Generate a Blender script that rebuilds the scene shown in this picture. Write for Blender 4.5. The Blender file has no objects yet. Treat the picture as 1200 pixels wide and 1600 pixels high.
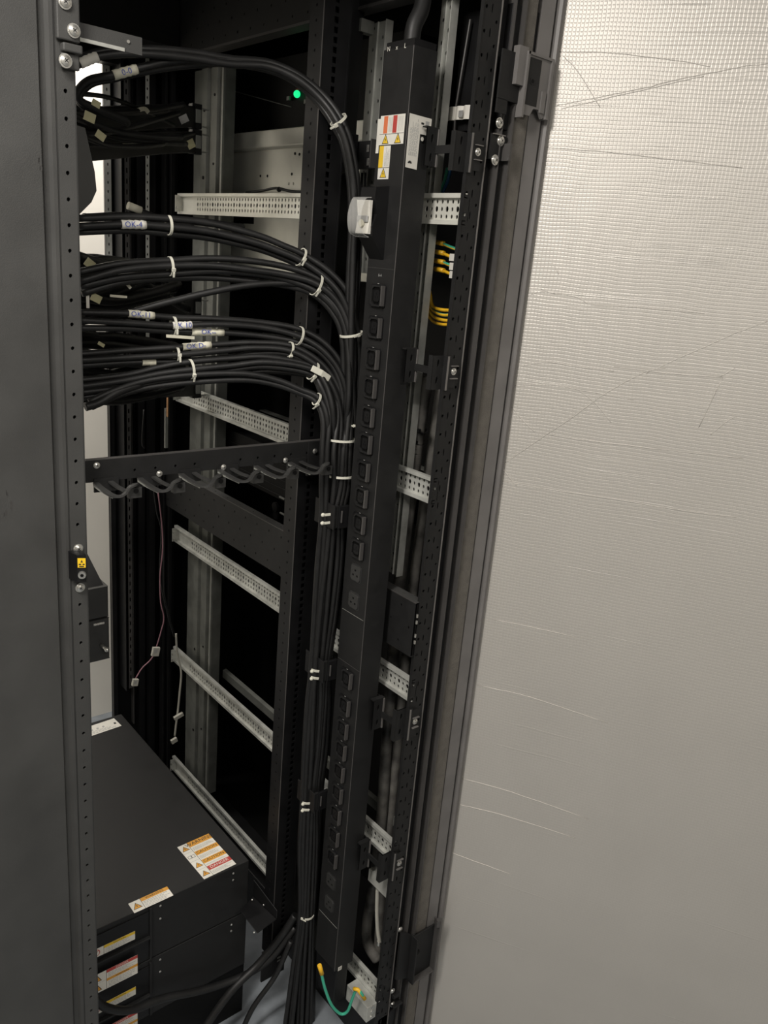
import bpy, math, random
import numpy as np
from mathutils import Vector, Matrix
random.seed(7)
C = bpy.context.scene.collection
PI = math.pi

# ------------------------------------------------------------------ camera
RW = [[0.76777, -0.12718, 0.62798], [-0.63500, -0.28178, 0.71929], [0.08548, -0.95101, -0.29710]]
FOC = 1268.67
EYE = Vector((0, 0, 1.75))
def ray(px, py):
    c = ((px-600)/FOC, (py-800)/FOC, 1.0)
    return Vector([sum(RW[i][j]*c[j] for j in range(3)) for i in range(3)])
def PX(px, py, x):            # point of the photograph on the plane x = const
    r = ray(px, py); return EYE + r*(x/r.x)
def PY(px, py, y):
    r = ray(px, py); return EYE + r*(y/r.y)
def PZ(px, py, z):
    r = ray(px, py); return EYE + r*((z-EYE.z)/r.z)
cam_d = bpy.data.cameras.new('camera'); cam = bpy.data.objects.new('camera', cam_d); C.objects.link(cam)
cx = Vector([RW[i][0] for i in range(3)]); cy = -Vector([RW[i][1] for i in range(3)]); cz = -Vector([RW[i][2] for i in range(3)])
cam.matrix_world = Matrix(((cx.x, cy.x, cz.x, EYE.x), (cx.y, cy.y, cz.y, EYE.y), (cx.z, cy.z, cz.z, EYE.z), (0, 0, 0, 1)))
cam_d.sensor_fit = 'VERTICAL'; cam_d.sensor_height = 32.0; cam_d.lens = 32.0*FOC/1600; cam_d.clip_start = 0.02
bpy.context.scene.camera = cam

# ------------------------------------------------------------------ light
sc = bpy.context.scene
sc.view_settings.view_transform = 'Standard'; sc.view_settings.look = 'None'
sc.view_settings.gamma = 1; sc.view_settings.use_curve_mapping = False
sc.view_settings.exposure = 1.1
w = bpy.data.worlds.new('world'); sc.world = w; w.use_nodes = True
w.node_tree.nodes['Background'].inputs[0].default_value = (1.0, 0.96, 0.91, 1)
w.node_tree.nodes['Background'].inputs[1].default_value = 0.10
def area(name, loc, target, sx, sy, power, col=(1, 0.95, 0.89)):
    l = bpy.data.lights.new(name, 'AREA'); l.shape = 'RECTANGLE'; l.size = sx; l.size_y = sy
    l.energy = power; l.color = col
    o = bpy.data.objects.new(name, l); C.objects.link(o); o.location = loc
    o.rotation_euler = (Vector(target)-Vector(loc)).to_track_quat('-Z', 'Y').to_euler()
    return o
area('ceiling_light_rear_aisle', (-0.45, 0.55, 2.60), (-0.1, 0.6, 0), 0.3, 1.0, 22)
area('ceiling_light_rear_aisle_far', (0.2, -1.1, 2.60), (0.3, -0.8, 0), 1.2, 0.3, 15)
area('ceiling_light_front_aisle', (0.6, 2.42, 2.60), (0.6, 2.7, 0), 1.6, 0.2, 15)

# ------------------------------------------------------------------ materials
def mat(name, col, rough=0.5, metal=0.0, noise=0.0, nscale=60, bump=0.0, bscale=400, emit=None, spec=0.5, trans=0.0, smudge=0.0):
    m = bpy.data.materials.new(name); m.use_nodes = True
    nt = m.node_tree; b = nt.nodes['Principled BSDF']
    b.inputs['Base Color'].default_value = (*col, 1); b.inputs['Roughness'].default_value = rough
    b.inputs['Metallic'].default_value = metal; b.inputs['Specular IOR Level'].default_value = spec
    if trans: b.inputs['Transmission Weight'].default_value = trans
    if emit:
        b.inputs['Emission Color'].default_value = (*emit[0], 1); b.inputs['Emission Strength'].default_value = emit[1]
    tc = nt.nodes.new('ShaderNodeTexCoord')
    if noise:
        n = nt.nodes.new('ShaderNodeTexNoise'); n.inputs['Scale'].default_value = nscale; n.inputs['Detail'].default_value = 6
        r = nt.nodes.new('ShaderNodeMapRange'); r.inputs[1].default_value = 0.3; r.inputs[2].default_value = 0.7
        r.inputs[3].default_value = 1-noise; r.inputs[4].default_value = 1+noise
        mx = nt.nodes.new('ShaderNodeVectorMath'); mx.operation = 'SCALE'; mx.inputs[0].default_value = col
        nt.links.new(tc.outputs['Object'], n.inputs['Vector']); nt.links.new(n.outputs['Fac'], r.inputs[0])
        nt.links.new(r.outputs[0], mx.inputs['Scale']); nt.links.new(mx.outputs[0], b.inputs['Base Color'])
        r2 = nt.nodes.new('ShaderNodeMapRange'); r2.inputs[3].default_value = rough-0.08; r2.inputs[4].default_value = rough+0.1
        nt.links.new(n.outputs['Fac'], r2.inputs[0]); nt.links.new(r2.outputs[0], b.inputs['Roughness'])
    if bump:
        n2 = nt.nodes.new('ShaderNodeTexNoise'); n2.inputs['Scale'].default_value = bscale; n2.inputs['Detail'].default_value = 3
        bp = nt.nodes.new('ShaderNodeBump'); bp.inputs['Strength'].default_value = bump; bp.inputs['Distance'].default_value = 0.002
        nt.links.new(tc.outputs['Object'], n2.inputs['Vector']); nt.links.new(n2.outputs['Fac'], bp.inputs['Height'])
        nt.links.new(bp.outputs[0], b.inputs['Normal'])
    return m
BLACK = mat('black_powder_coat', (0.0115, 0.0115, 0.0115), 0.55, spec=0.35, noise=0.15, nscale=40, bump=0.12, bscale=900)
BLACK2 = mat('black_satin_steel', (0.007, 0.007, 0.0075), 0.45, spec=0.3, noise=0.2, nscale=25)
DEEP = mat('matt_black_steel', (0.002, 0.002, 0.002), 0.6, spec=0.2)
CHAR = mat('charcoal_powder_coat', (0.052, 0.052, 0.050), 0.5, noise=0.18, nscale=9, bump=0.15, bscale=700)
CHAR2 = mat('charcoal_bend', (0.030, 0.030, 0.029), 0.5, noise=0.2, nscale=12, bump=0.1)
GALV = mat('galvanised_steel', (0.50, 0.505, 0.47), 0.45, 0.35, noise=0.22, nscale=28, bump=0.05, bscale=120)
GALVD = mat('dull_galvanised_steel', (0.24, 0.245, 0.225), 0.48, 0.3, noise=0.2, nscale=30, bump=0.05, bscale=120)
GALVC = mat('dark_galvanised_steel', (0.16, 0.165, 0.15), 0.5, 0.3, noise=0.25, nscale=24, bump=0.05, bscale=120)  # darker galvanised tone for the far column and inner rail
GALVB = mat('lit_galvanised_sheet', (0.68, 0.675, 0.61), 0.42, 0.3, noise=0.12, nscale=12, bump=0.03, bscale=90)  # paler copy of galvanised steel: stronger light on top rail and casing painted in
ZINC = mat('zinc_screw', (0.75, 0.74, 0.70), 0.28, 0.9, noise=0.1, nscale=90)
RUBBER = mat('black_rubber_cable', (0.010, 0.010, 0.010), 0.47, spec=0.4, noise=0.25, nscale=35, bump=0.06, bscale=300)
CONDUIT = mat('dusty_black_conduit', (0.115, 0.11, 0.10), 0.5, noise=0.85, nscale=22, bump=0.2, bscale=90)
TIE = mat('white_nylon', (0.66, 0.65, 0.56), 0.45, noise=0.04, nscale=80)
PAPER = mat('white_label_paper', (0.66, 0.64, 0.58), 0.6, noise=0.05, nscale=50)
CREAM = mat('cream_tape', (0.60, 0.58, 0.47), 0.6, noise=0.08, nscale=60, bump=0.2, bscale=200)
YTAPE = mat('yellowed_tape', (0.36, 0.34, 0.20), 0.6, noise=0.1, nscale=60)
INK = mat('black_ink', (0.02, 0.02, 0.02), 0.6, noise=0.1)
GREYINK = mat('grey_ink', (0.33, 0.33, 0.32), 0.6, noise=0.1)
BLUEINK = mat('blue_ink', (0.05, 0.08, 0.36), 0.6, noise=0.1)
ORANGE = mat('orange_print', (0.62, 0.30, 0.04), 0.55, noise=0.05)
YEL = mat('yellow_print', (0.72, 0.48, 0.03), 0.55, noise=0.05)
RED = mat('red_print', (0.42, 0.05, 0.04), 0.55, noise=0.05)
REDOR = mat('orange_red_print', (0.62, 0.16, 0.06), 0.55, noise=0.05)
ESDY = mat('yellow_sticker', (0.85, 0.55, 0.02), 0.5, noise=0.04)
FOAM = mat('grey_brown_foam', (0.125, 0.115, 0.10), 0.85, noise=0.15, nscale=70, bump=0.5, bscale=700)
FLANGE = mat('grey_flange_paint', (0.145, 0.138, 0.133), 0.45, noise=0.12, nscale=15)
TRIM = mat('dark_grey_trim', (0.060, 0.057, 0.055), 0.42, noise=0.12, nscale=15)
EDGEGREY = mat('edge_highlight_grey', (0.22, 0.21, 0.20), 0.35, 0.5, noise=0.1)  # pale strips along black steel folds, edge highlights put into the colour
YELW = mat('yellow_sleeve', (0.80, 0.46, 0.02), 0.45, noise=0.05)
GREW = mat('green_insulation', (0.05, 0.42, 0.27), 0.4, noise=0.05)
BLUEW = mat('blue_insulation', (0.02, 0.12, 0.28), 0.4, noise=0.05)
PINKW = mat('dull_pink_insulation', (0.30, 0.15, 0.18), 0.5, noise=0.05)
WHITEW = mat('off_white_insulation', (0.42, 0.41, 0.36), 0.5, noise=0.05)
ORW = mat('tan_wire', (0.42, 0.22, 0.10), 0.5, noise=0.1)
LED = mat('green_led', (0.0, 0.4, 0.15), 0.3, noise=0.02, emit=((0.01, 0.60, 0.20), 0.75))
CLEAR = mat('clear_plastic', (0.75, 0.75, 0.72), 0.12, noise=0.02)
CLEAR.node_tree.nodes['Principled BSDF'].inputs['Alpha'].default_value = 0.22
WALLM = mat('white_painted_wall', (0.80, 0.77, 0.70), 0.7, noise=0.03, nscale=4, bump=0.1, bscale=60)
FLOORM = mat('grey_floor_tile', (0.20, 0.22, 0.24), 0.5, noise=0.12, nscale=30)
CEILM = mat('white_ceiling', (0.6, 0.58, 0.54), 0.8, noise=0.03)

# green insulation with a yellow stripe running along the wire (UV-free: by angle round the path is baked as slots)
def foil_material():
    m = bpy.data.materials.new('embossed_silver_foil'); m.use_nodes = True
    nt = m.node_tree; N = nt.nodes; L = nt.links; b = N['Principled BSDF']
    b.inputs['Metallic'].default_value = 0.45; b.inputs['Roughness'].default_value = 0.46
    tc = N.new('ShaderNodeTexCoord')
    sep = N.new('ShaderNodeSeparateXYZ'); L.new(tc.outputs['Object'], sep.inputs[0])
    def mth(op, a, bb=None, c=None):
        n = N.new('ShaderNodeMath'); n.operation = op
        for i, v in enumerate((a, bb, c)):
            if v is None: continue
            if isinstance(v, (int, float)): n.inputs[i].default_value = v
            else: L.new(v, n.inputs[i])
        return n.outputs[0]
    cell = 0.0062
    wn = N.new('ShaderNodeTexNoise'); wn.inputs['Scale'].default_value = 9; L.new(tc.outputs['Object'], wn.inputs['Vector'])
    wob = mth('MULTIPLY', mth('SUBTRACT', wn.outputs['Fac'], 0.5), 0.010)
    def rid(v):
        f = mth('FRACT', mth('DIVIDE', mth('ADD', v, wob), cell))
        d = mth('ABSOLUTE', mth('SUBTRACT', f, 0.5))
        return mth('SMOOTH_MIN', 1.0, mth('MULTIPLY', mth('SUBTRACT', 0.5, d), 5.0), 0.2)
    hx = rid(sep.outputs[0]); hz = rid(sep.outputs[2])
    grid = mth('MULTIPLY', hx, hz)
    # long shallow horizontal wrinkles
    mp = N.new('ShaderNodeMapping'); mp.inputs['Scale'].default_value = (2.2, 1, 190); L.new(tc.outputs['Object'], mp.inputs[0])
    n2 = N.new('ShaderNodeTexNoise'); n2.inputs['Scale'].default_value = 1.0; n2.inputs['Detail'].default_value = 2; L.new(mp.outputs[0], n2.inputs['Vector'])
    wr = N.new('ShaderNodeMapRange'); wr.inputs[1].default_value = 0.66; wr.inputs[2].default_value = 0.74; L.new(n2.outputs['Fac'], wr.inputs[0])
    n3 = N.new('ShaderNodeTexNoise'); n3.inputs['Scale'].default_value = 5; n3.inputs['Detail'].default_value = 2; L.new(tc.outputs['Object'], n3.inputs['Vector'])
    # the emboss is worn flatter in patches
    wear = N.new('ShaderNodeMapRange'); wear.inputs[1].default_value = 0.25; wear.inputs[2].default_value = 1.15
    wear.inputs[3].default_value = 0.12; wear.inputs[4].default_value = 1.0; L.new(sep.outputs[2], wear.inputs[0])
    h = mth('ADD', mth('MULTIPLY', mth('MULTIPLY', grid, wear.outputs[0]), 0.6), mth('MULTIPLY', wr.outputs[0], 0.7))
    h = mth('ADD', h, mth('MULTIPLY', n3.outputs['Fac'], 1.2))
    bp = N.new('ShaderNodeBump'); bp.inputs['Strength'].default_value = 0.45; bp.inputs['Distance'].default_value = 0.0009
    L.new(h, bp.inputs['Height']); L.new(bp.outputs[0], b.inputs['Normal'])
    cr = N.new('ShaderNodeMapRange'); cr.inputs[3].default_value = 0.93; cr.inputs[4].default_value = 1.05; L.new(n3.outputs['Fac'], cr.inputs[0])
    vm = N.new('ShaderNodeVectorMath'); vm.operation = 'SCALE'; vm.inputs[0].default_value = (0.565, 0.54, 0.50)
    L.new(cr.outputs[0], vm.inputs['Scale']); L.new(vm.outputs[0], b.inputs['Base Color'])
    return m
FOIL = foil_material()

# ------------------------------------------------------------------ mesh builder
X = Vector((1, 0, 0)); Y = Vector((0, 1, 0)); Z = Vector((0, 0, 1))
class MB:
    def __init__(s): s.v = []; s.f = []; s.m = []; s.sm = []; s.mats = []
    def mi(s, m):
        if m not in s.mats: s.mats.append(m)
        return s.mats.index(m)
    def add(s, vs, fs, m, smooth=False):
        o = len(s.v); s.v += [tuple(p) for p in vs]; k = s.mi(m)
        for f in fs: s.f.append([i+o for i in f]); s.m.append(k); s.sm.append(smooth)
        return s
    def fbox(s, O, U, V, N, u0, u1, v0, v1, n0, n1, m):
        O = Vector(O); P = lambda u, v, n: O+U*u+V*v+N*n
        vs = [P(u, v, n) for n in (n0, n1) for v in (v0, v1) for u in (u0, u1)]
        fs = [(0, 2, 3, 1), (4, 5, 7, 6), (0, 1, 5, 4), (2, 6, 7, 3), (0, 4, 6, 2), (1, 3, 7, 5)]
        if U.cross(V).dot(N)*(u1-u0)*(v1-v0)*(n1-n0) < 0: fs = [f[::-1] for f in fs]
        return s.add(vs, fs, m)
    def box(s, x0, x1, y0, y1, z0, z1, m): return s.fbox((0, 0, 0), X, Y, Z, x0, x1, y0, y1, z0, z1, m)
    def prism(s, prof, O, U, V, N, n0, n1, m, smooth=False):       # polygon profile in U,V extruded along N
        O = Vector(O); k = len(prof)
        a = [O+U*p[0]+V*p[1]+N*n0 for p in prof]; b = [O+U*p[0]+V*p[1]+N*n1 for p in prof]
        fs = [(i, (i+1) % k, k+(i+1) % k, k+i) for i in range(k)]
        s.add(a+b, fs, m, smooth); return s.add(a+b, [tuple(range(k))[::-1], tuple(range(k, 2*k))], m)
    def sheet(s, path, O, U, V, N, n0, n1, t, m):                  # open bent-sheet section of thickness t
        pts = [Vector((p[0], p[1])) for p in path]; L = []; R = []
        for i, p in enumerate(pts):
            d0 = (pts[i]-pts[i-1]).normalized() if i > 0 else None; d1 = (pts[i+1]-pts[i]).normalized() if i < len(pts)-1 else None
            d = d0 if d1 is None else d1 if d0 is None else (d0+d1)
            d = d.normalized(); nn = Vector((-d.y, d.x)); k = 1.0
            if d0 is not None and d1 is not None:
                k = 1/max(0.35, nn.dot(Vector((-d1.y, d1.x))))
            L.append(p+nn*t/2*k); R.append(p-nn*t/2*k)
        return s.prism([tuple(p) for p in L]+[tuple(p) for p in R[::-1]], O, U, V, N, n0, n1, m)
    def cyl(s, O, N, r, h, m, seg=14, r2=None, smooth=True):
        O = Vector(O); N = N.normalized(); A = N.orthogonal().normalized(); B = N.cross(A); r2 = r if r2 is None else r2
        a = [O+(A*math.cos(2*PI*i/seg)+B*math.sin(2*PI*i/seg))*r for i in range(seg)]
        b = [O+N*h+(A*math.cos(2*PI*i/seg)+B*math.sin(2*PI*i/seg))*r2 for i in range(seg)]
        s.add(a+b, [(i, (i+1) % seg, seg+(i+1) % seg, seg+i) for i in range(seg)], m, smooth)
        return s.add(a+b, [tuple(range(seg))[::-1], tuple(range(seg, 2*seg))], m)
    def ball(s, O, r, m, seg=10, sc=(1, 1, 1)):
        O = Vector(O); vs = []; fs = []; n = seg//2
        for j in range(n+1):
            th = PI*j/n
            for i in range(seg):
                ph = 2*PI*i/seg; vs.append(O+Vector((math.sin(th)*math.cos(ph)*sc[0], math.sin(th)*math.sin(ph)*sc[1], math.cos(th)*sc[2]))*r)
        for j in range(n):
            for i in range(seg): fs.append((j*seg+i, (j+1)*seg+i, (j+1)*seg+(i+1) % seg, j*seg+(i+1) % seg))
        return s.add(vs, fs, m, True)
    def tube(s, pts, r, m, seg=10, flat=None, up=None, cap=True, stripe=None):
        pts = [Vector(p) for p in pts]; k = len(pts); R = r if callable(r) else (lambda t: r)
        T = [(pts[min(i+1, k-1)]-pts[max(i-1, 0)]).normalized() for i in range(k)]
        A = (up or T[0].orthogonal()).copy(); A = (A-T[0]*A.dot(T[0])).normalized(); vs = []
        for i in range(k):
            A = (A-T[i]*A.dot(T[i])).normalized(); B = T[i].cross(A); rr = R(i/(k-1))
            if flat:                                   # rectangular strap: flat = (half width along B, half thickness along A)
                for (a, b) in ((-1, -1), (1, -1), (1, 1), (-1, 1)): vs.append(pts[i]+A*a*flat[1]+B*b*flat[0])
            else:
                for j in range(seg): vs.append(pts[i]+(A*math.cos(2*PI*j/seg)+B*math.sin(2*PI*j/seg))*rr)
        n = 4 if flat else seg
        for j in range(n):
            mm = stripe if (stripe and j in (0, 1, 5, 6)) else m
            s.add([], [], mm)
        o = len(s.v); s.v += [tuple(p) for p in vs]
        for i in range(k-1):
            for j in range(n):
                mm = stripe if (stripe and j in (0, 1, 5, 6)) else m
                s.f.append([o+i*n+j, o+i*n+(j+1) % n, o+(i+1)*n+(j+1) % n, o+(i+1)*n+j]); s.m.append(s.mi(mm)); s.sm.append(not flat)
        if cap:
            s.f.append([o+j for j in range(n)][::-1]); s.m.append(s.mi(m)); s.sm.append(False)
            s.f.append([o+(k-1)*n+j for j in range(n)]); s.m.append(s.mi(m)); s.sm.append(False)
        return s
    def perf(s, O, U, V, N, us, vs_, hole, t, m):
        """sheet cut into cells by the lists us, vs_; hole(i, j) gives None or (shape, ru, rv): a real hole through the sheet"""
        O = Vector(O); K = 12
        for i in range(len(us)-1):
            for j in range(len(vs_)-1):
                u0, u1, v0, v1 = us[i], us[i+1], vs_[j], vs_[j+1]; h = hole(i, j)
                if not h:
                    s.add([O+U*u+V*v for u, v in ((u0, v0), (u1, v0), (u1, v1), (u0, v1))], [(0, 1, 2, 3)], m); continue
                kind, ru, rv = h[:3]; cu = (u0+u1)/2+(h[3] if len(h) > 3 else 0); cv = (v0+v1)/2; out = []; inn = []
                for q in range(K):
                    a = 2*PI*(q+0.5)/K; ca, sa = math.cos(a), math.sin(a)
                    if kind == 's':
                        g = 1/max(abs(ca), abs(sa)); inn.append((cu+ru*max(-1, min(1, ca*g)), cv+rv*max(-1, min(1, sa*g))))
                    else: inn.append((cu+ru*ca, cv+rv*sa))
                    g = 1/max(abs(ca), abs(sa)); out.append(((u0+u1)/2+(u1-u0)/2*ca*g, (v0+v1)/2+(v1-v0)/2*sa*g))
                # snap the outer ring's diagonal points to the corners
                for (c1, c2) in ((u0, v0), (u1, v0), (u1, v1), (u0, v1)):
                    q = min(range(K), key=lambda q: (out[q][0]-c1)**2/(u1-u0)**2+(out[q][1]-c2)**2/(v1-v0)**2); out[q] = (c1, c2)
                P = [O+U*a+V*b for a, b in out]+[O+U*a+V*b for a, b in inn]+[O+U*a+V*b-N*t for a, b in inn]
                fs = [(q, (q+1) % K, K+(q+1) % K, K+q) for q in range(K)]+[(K+q, K+(q+1) % K, 2*K+(q+1) % K, 2*K+q) for q in range(K)]
                s.add(P, fs, m)
        return s
    def text(s, st, O, U, V, size, m, N=None):
        cu = bpy.data.curves.new('t', 'FONT'); cu.body = st; cu.size = size; cu.align_x = 'CENTER'; cu.align_y = 'CENTER'; cu.resolution_u = 2
        o = bpy.data.objects.new('t', cu); C.objects.link(o)
        bpy.context.view_layer.update()
        me = bpy.data.meshes.new_from_object(o.evaluated_get(bpy.context.evaluated_depsgraph_get()))
        O = Vector(O); s.add([O+U*v.co.x+V*v.co.y for v in me.vertices], [tuple(p.vertices) for p in me.polygons], m)
        bpy.data.objects.remove(o); bpy.data.curves.remove(cu); bpy.data.meshes.remove(me); return s
    def build(s, name, parent=None, bev=0, loc=None):
        me = bpy.data.meshes.new(name)
        o = bpy.data.objects.new(name, me)
        base = Vector(loc) if loc is not None else Vector((0, 0, 0))
        if parent is not None: base = parent['_b'] if '_b' in parent else base
        base = Vector(base)
        me.from_pydata([tuple(Vector(p)-base) for p in s.v], [], s.f)
        for m in s.mats: me.materials.append(m)
        me.polygons.foreach_set('material_index', s.m); me.polygons.foreach_set('use_smooth', s.sm); me.update()
        C.objects.link(o)
        if parent is not None: o.parent = parent
        else: o.location = base
        if bev:
            b = o.modifiers.new('bevel', 'BEVEL'); b.width = bev; b.segments = 2; b.limit_method = 'ANGLE'; b.angle_limit = math.radians(40)
        return o
BASE = {}
def tag(o, label=None, cat=None, group=None, kind=None):
    if label: o['label'] = label
    if cat: o['category'] = cat
    if group: o['group'] = group
    if kind: o['kind'] = kind
    return o
class Thing:
    """an Empty at the thing's base; parts are built round it in world coordinates"""
    def __init__(s, name, loc, label, cat, group=None):
        s.o = bpy.data.objects.new(name, None); C.objects.link(s.o); s.o.location = loc; s.b = Vector(loc)
        s.o.empty_display_size = 0.05; tag(s.o, label, cat, group)
    def part(s, name, mb, bev=0, label=None, parent=None):
        mb.v = [tuple(Vector(p)-s.b) for p in mb.v]
        o = mb.build(name, None, bev); o.parent = parent or s.o
        if label: o['label'] = label
        return o
def solo(name, mb, loc, label, cat, group=None, bev=0, kind=None):
    loc = Vector(loc); o = mb.build(name, None, bev, loc); tag(o, label, cat, group, kind); return o
def struct(name, mb): o = mb.build(name); o['kind'] = 'structure'; return o
def crom(pts, n=8):
    pts = [Vector(p) for p in pts]; out = []
    P = [pts[0]*2-pts[1]]+pts+[pts[-1]*2-pts[-2]]
    for i in range(1, len(P)-2):
        for k in range(n):
            t = k/n; a, b, c, d = P[i-1], P[i], P[i+1], P[i+2]
            out.append(0.5*((2*b)+(c-a)*t+(2*a-5*b+4*c-d)*t*t+(3*b-a-3*c+d)*t**3))
    out.append(pts[-1]); return out
def frange(a, b, n): return [a+(b-a)*i/n for i in range(n+1)]
def bolt(O, N, r=0.006, m=ZINC, washer=True):
    b = MB(); O = Vector(O); N = N.normalized()
    if washer: b.cyl(O, N, r*1.25, r*0.18, m, 18)
    b.cyl(O+N*r*0.18, N, r, r*0.35, m, 16, r*0.92); b.cyl(O+N*r*0.53, N, r*0.92, r*0.2, m, 16, r*0.45)
    A = N.orthogonal().normalized(); B = N.cross(A)
    for U, V in ((A, B), (B, A)): b.fbox(O, U, V, N, -r*0.42, r*0.42, -r*0.08, r*0.08, r*0.5, r*0.76, INK)
    return b

# ------------------------------------------------------------------ room
b = MB(); b.box(-3, 4, -3, 2.7, -0.05, 0, FLOORM); struct('floor', b)
b = MB(); b.box(-3, 4, -3, 2.7, 2.66, 2.70, CEILM); struct('ceiling', b)
b = MB(); b.box(-3, 4, 2.7, 2.75, 0, 2.66, WALLM); struct('wall_front', b)
b = MB(); b.box(-3, 4, -3.05, -3, 0, 2.66, WALLM); struct('wall_back', b)
b = MB(); b.box(-3.05, -3, -3, 2.7, 0, 2.66, WALLM); struct('wall_left', b)
b = MB(); b.box(4, 4.05, -3, 2.7, 0, 2.66, WALLM); struct('wall_right', b)

# ------------------------------------------------------------------ cabinet
cab = Thing('server_cabinet', (0.7, 1.6, 0), 'tall open black server cabinet frame with perforated posts and galvanised side rails', 'cabinet')
TOP = 2.30
# right mounting post: bent section, square-hole front flange and small round holes in the web
b = MB(); zs = frange(0.16, 2.26, 141)
b.perf((0, 1.245, 0), X, Z, -Y, [0.860, 0.878, 0.896, 0.915], zs, lambda i, j: ('s', 0.0042, 0.0046) if i == 1 and j % 1 == 0 else None, 0.002, BLACK2)
b.perf((0.860, 0, 0), -Y, Z, -X, [-1.285, -1.245], frange(0.16, 2.26, 94), lambda i, j: ('c', 0.0024, 0.0024), 0.0015, BLACK2)
b.box(0.861, 0.8625, 1.2465, 1.285, 0.16, 2.26, DEEP)
b.box(0.8595, 0.8605, 1.2435, 1.2455, 0.16, 2.26, TRIM)
b.box(0.914, 0.917, 1.244, 1.30, 0.16, 2.26, BLACK2)
b.box(0.862, 0.914, 1.256, 1.258, 0.16, 2.26, DEEP)
cab.part('mounting_post', b)
b = MB(); b.box(0.925, 0.985, 1.30, 1.325, 0.16, 2.26, BLACK2); b.box(0.93, 0.935, 1.296, 1.30, 0.16, 2.26, BLACK)
cab.part('post_stiffener', b)
# front (far) mounting post and front corner
b = MB(); b.perf((0, 2.14, 0), X, Z, -Y, [0.846, 0.862], frange(1.65, 2.2, 26), lambda i, j: ('c', 0.0022, 0.004), 0.002, GALV)
b.box(0.846, 0.862, 2.1405, 2.15, 0.1, 1.65, BLACK2); b.box(0.8465, 0.8475, 2.136, 2.15, 0.1, 1.65, TRIM); b.box(0.846, 0.862, 2.1425, 2.15, 1.65, 2.25, TRIM)
cab.part('front_corner_edge', b, label='front corner edge with a pale perforated upper strip')
b = MB(); b.box(0.862, 1.14, 2.15, 2.17, 0.05, 2.30, DEEP); b.box(0.908, 0.911, 2.135, 2.15, 0.3, 2.2, TRIM)
b.box(0.925, 0.945, 2.13, 2.15, 0.1, 2.25, BLACK2)
cab.part('front_corner_post', b)
b = MB(); b.perf((0, 2.10, 0), X, Z, -Y, [0.880, 0.892], frange(0.45, 2.22, 70), lambda i, j: ('s', 0.002, 0.006), 0.002, TRIM)
b.box(0.868, 0.8695, 2.09, 2.14, 0.45, 2.22, BLACK2); b.box(0.882, 0.89, 2.105, 2.14, 0.45, 2.22, DEEP)
cab.part('slotted_strip', b)
b = MB(); b.perf((0, 2.08, 0), X, Z, -Y, [0.926, 0.936], frange(1.35, 2.2, 44), lambda i, j: ('c', 0.0018, 0.0035), 0.002, GALV)
b.box(0.926, 0.936, 2.081, 2.085, 1.35, 2.2, DEEP)
cab.part('hole_strip', b, label='narrow galvanised strip with a line of holes')
b = MB()
for x0, x1, y0 in ((0.945, 0.962, 2.10), (0.968, 0.975, 2.06), (0.980, 0.99, 2.05)):
    b.box(x0, x1, y0, y0+0.02, 0.16, 2.2, BLACK2); b.box(x0, x0+0.001, y0-0.002, y0, 0.16, 2.2, BLACK)
cab.part('front_mounting_post', b)
# galvanised ribbed column on the far side
b = MB()
prof = [(1.845, 1.040), (1.845, 1.012), (1.856, 1.012), (1.856, 1.02), (1.875, 1.02), (1.879, 1.013), (1.905, 1.013), (1.909, 1.02), (1.925, 1.02), (1.929, 1.013), (1.955, 1.013), (1.958, 1.018), (2.0, 1.018), (2.0, 1.04)]
b.sheet([(p[1], p[0]) for p in prof], (0, 0, 0), X, Y, Z, 0.18, 2.14, 0.002, GALVC)
b.box(1.008, 1.013, 1.843, 1.850, 0.18, 2.14, GALVD)
for z in (0.35, 0.62, 1.02, 1.42, 1.9, 2.05):
    b.cyl((1.0125, 1.94, z), -X, 0.004, 0.002, DEEP); b.cyl((1.0125, 1.89, z+0.03), -X, 0.003, 0.002, DEEP)
cab.part('support_column', b, label='ribbed galvanised column at the far side')
# side rails
def side_rail(zb, h, mt, rows=3):
    b = MB(); y0, y1 = 1.0, 2.02; n = 74
    rr = {1: 0.0042}
    us = frange(-y1+0.09, -y0, n)
    vs = frange(zb+0.006, zb+h-0.006, rows)
    def hole(i, j):
        big = (j == rows//2 and i % 2 == 0)
        return ('c', 0.0034 if big else 0.0024, 0.0047 if big else 0.0034)
    b.perf((0.990, 0, 0), -Y, Z, -X, us, vs, hole, 0.0016, mt)
    b.box(0.9902, 0.992, y1-0.09, y1, zb+0.006, zb+h-0.006, mt)
    for z in (zb+0.006, zb+h-0.006):        # rolled lips, top and bottom
        s = 1 if z > zb+h/2 else -1
        b.sheet([(0.991, z), (0.984, z+0.0005*s), (0.984, z+0.006*s), (0.992, z+0.006*s)], (0, 0, 0), X, Z, Y, y0, y1, 0.0016, mt)
    b.box(0.996, 0.997, y0, y1-0.1, zb+0.005, zb+h-0.005, DEEP)
    b.box(0.972, 0.990, y1-0.012, y1-0.010, zb+0.004, zb+h-0.004, mt)
    for z in (zb+0.014, zb+h-0.014): b.cyl((0.973, y1-0.02, z), -X, 0.003, 0.002, ZINC)
    return b
for i, (zt, mt) in enumerate(((1.860, GALVB), (1.384, GALV), (0.980, GALV), (0.600, GALV), (0.222, GALV))):
    cab.part('side_rail', side_rail(zt-0.047, 0.047, mt), label='perforated galvanised side rail')
b = MB(); q0 = PX(318, 1028, 1.05); q1 = PX(430, 1118, 1.05); zz_ = (q0.z+q1.z)/2
b.sheet([(1.050, zz_-0.014), (1.050, zz_+0.008), (1.060, zz_+0.010)], (0, 0, 0), X, Z, Y, 1.05, 1.84, 0.0016, GALVC); cab.part('inner_rail', b, label='plain dull rail behind the perforated one')
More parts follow.
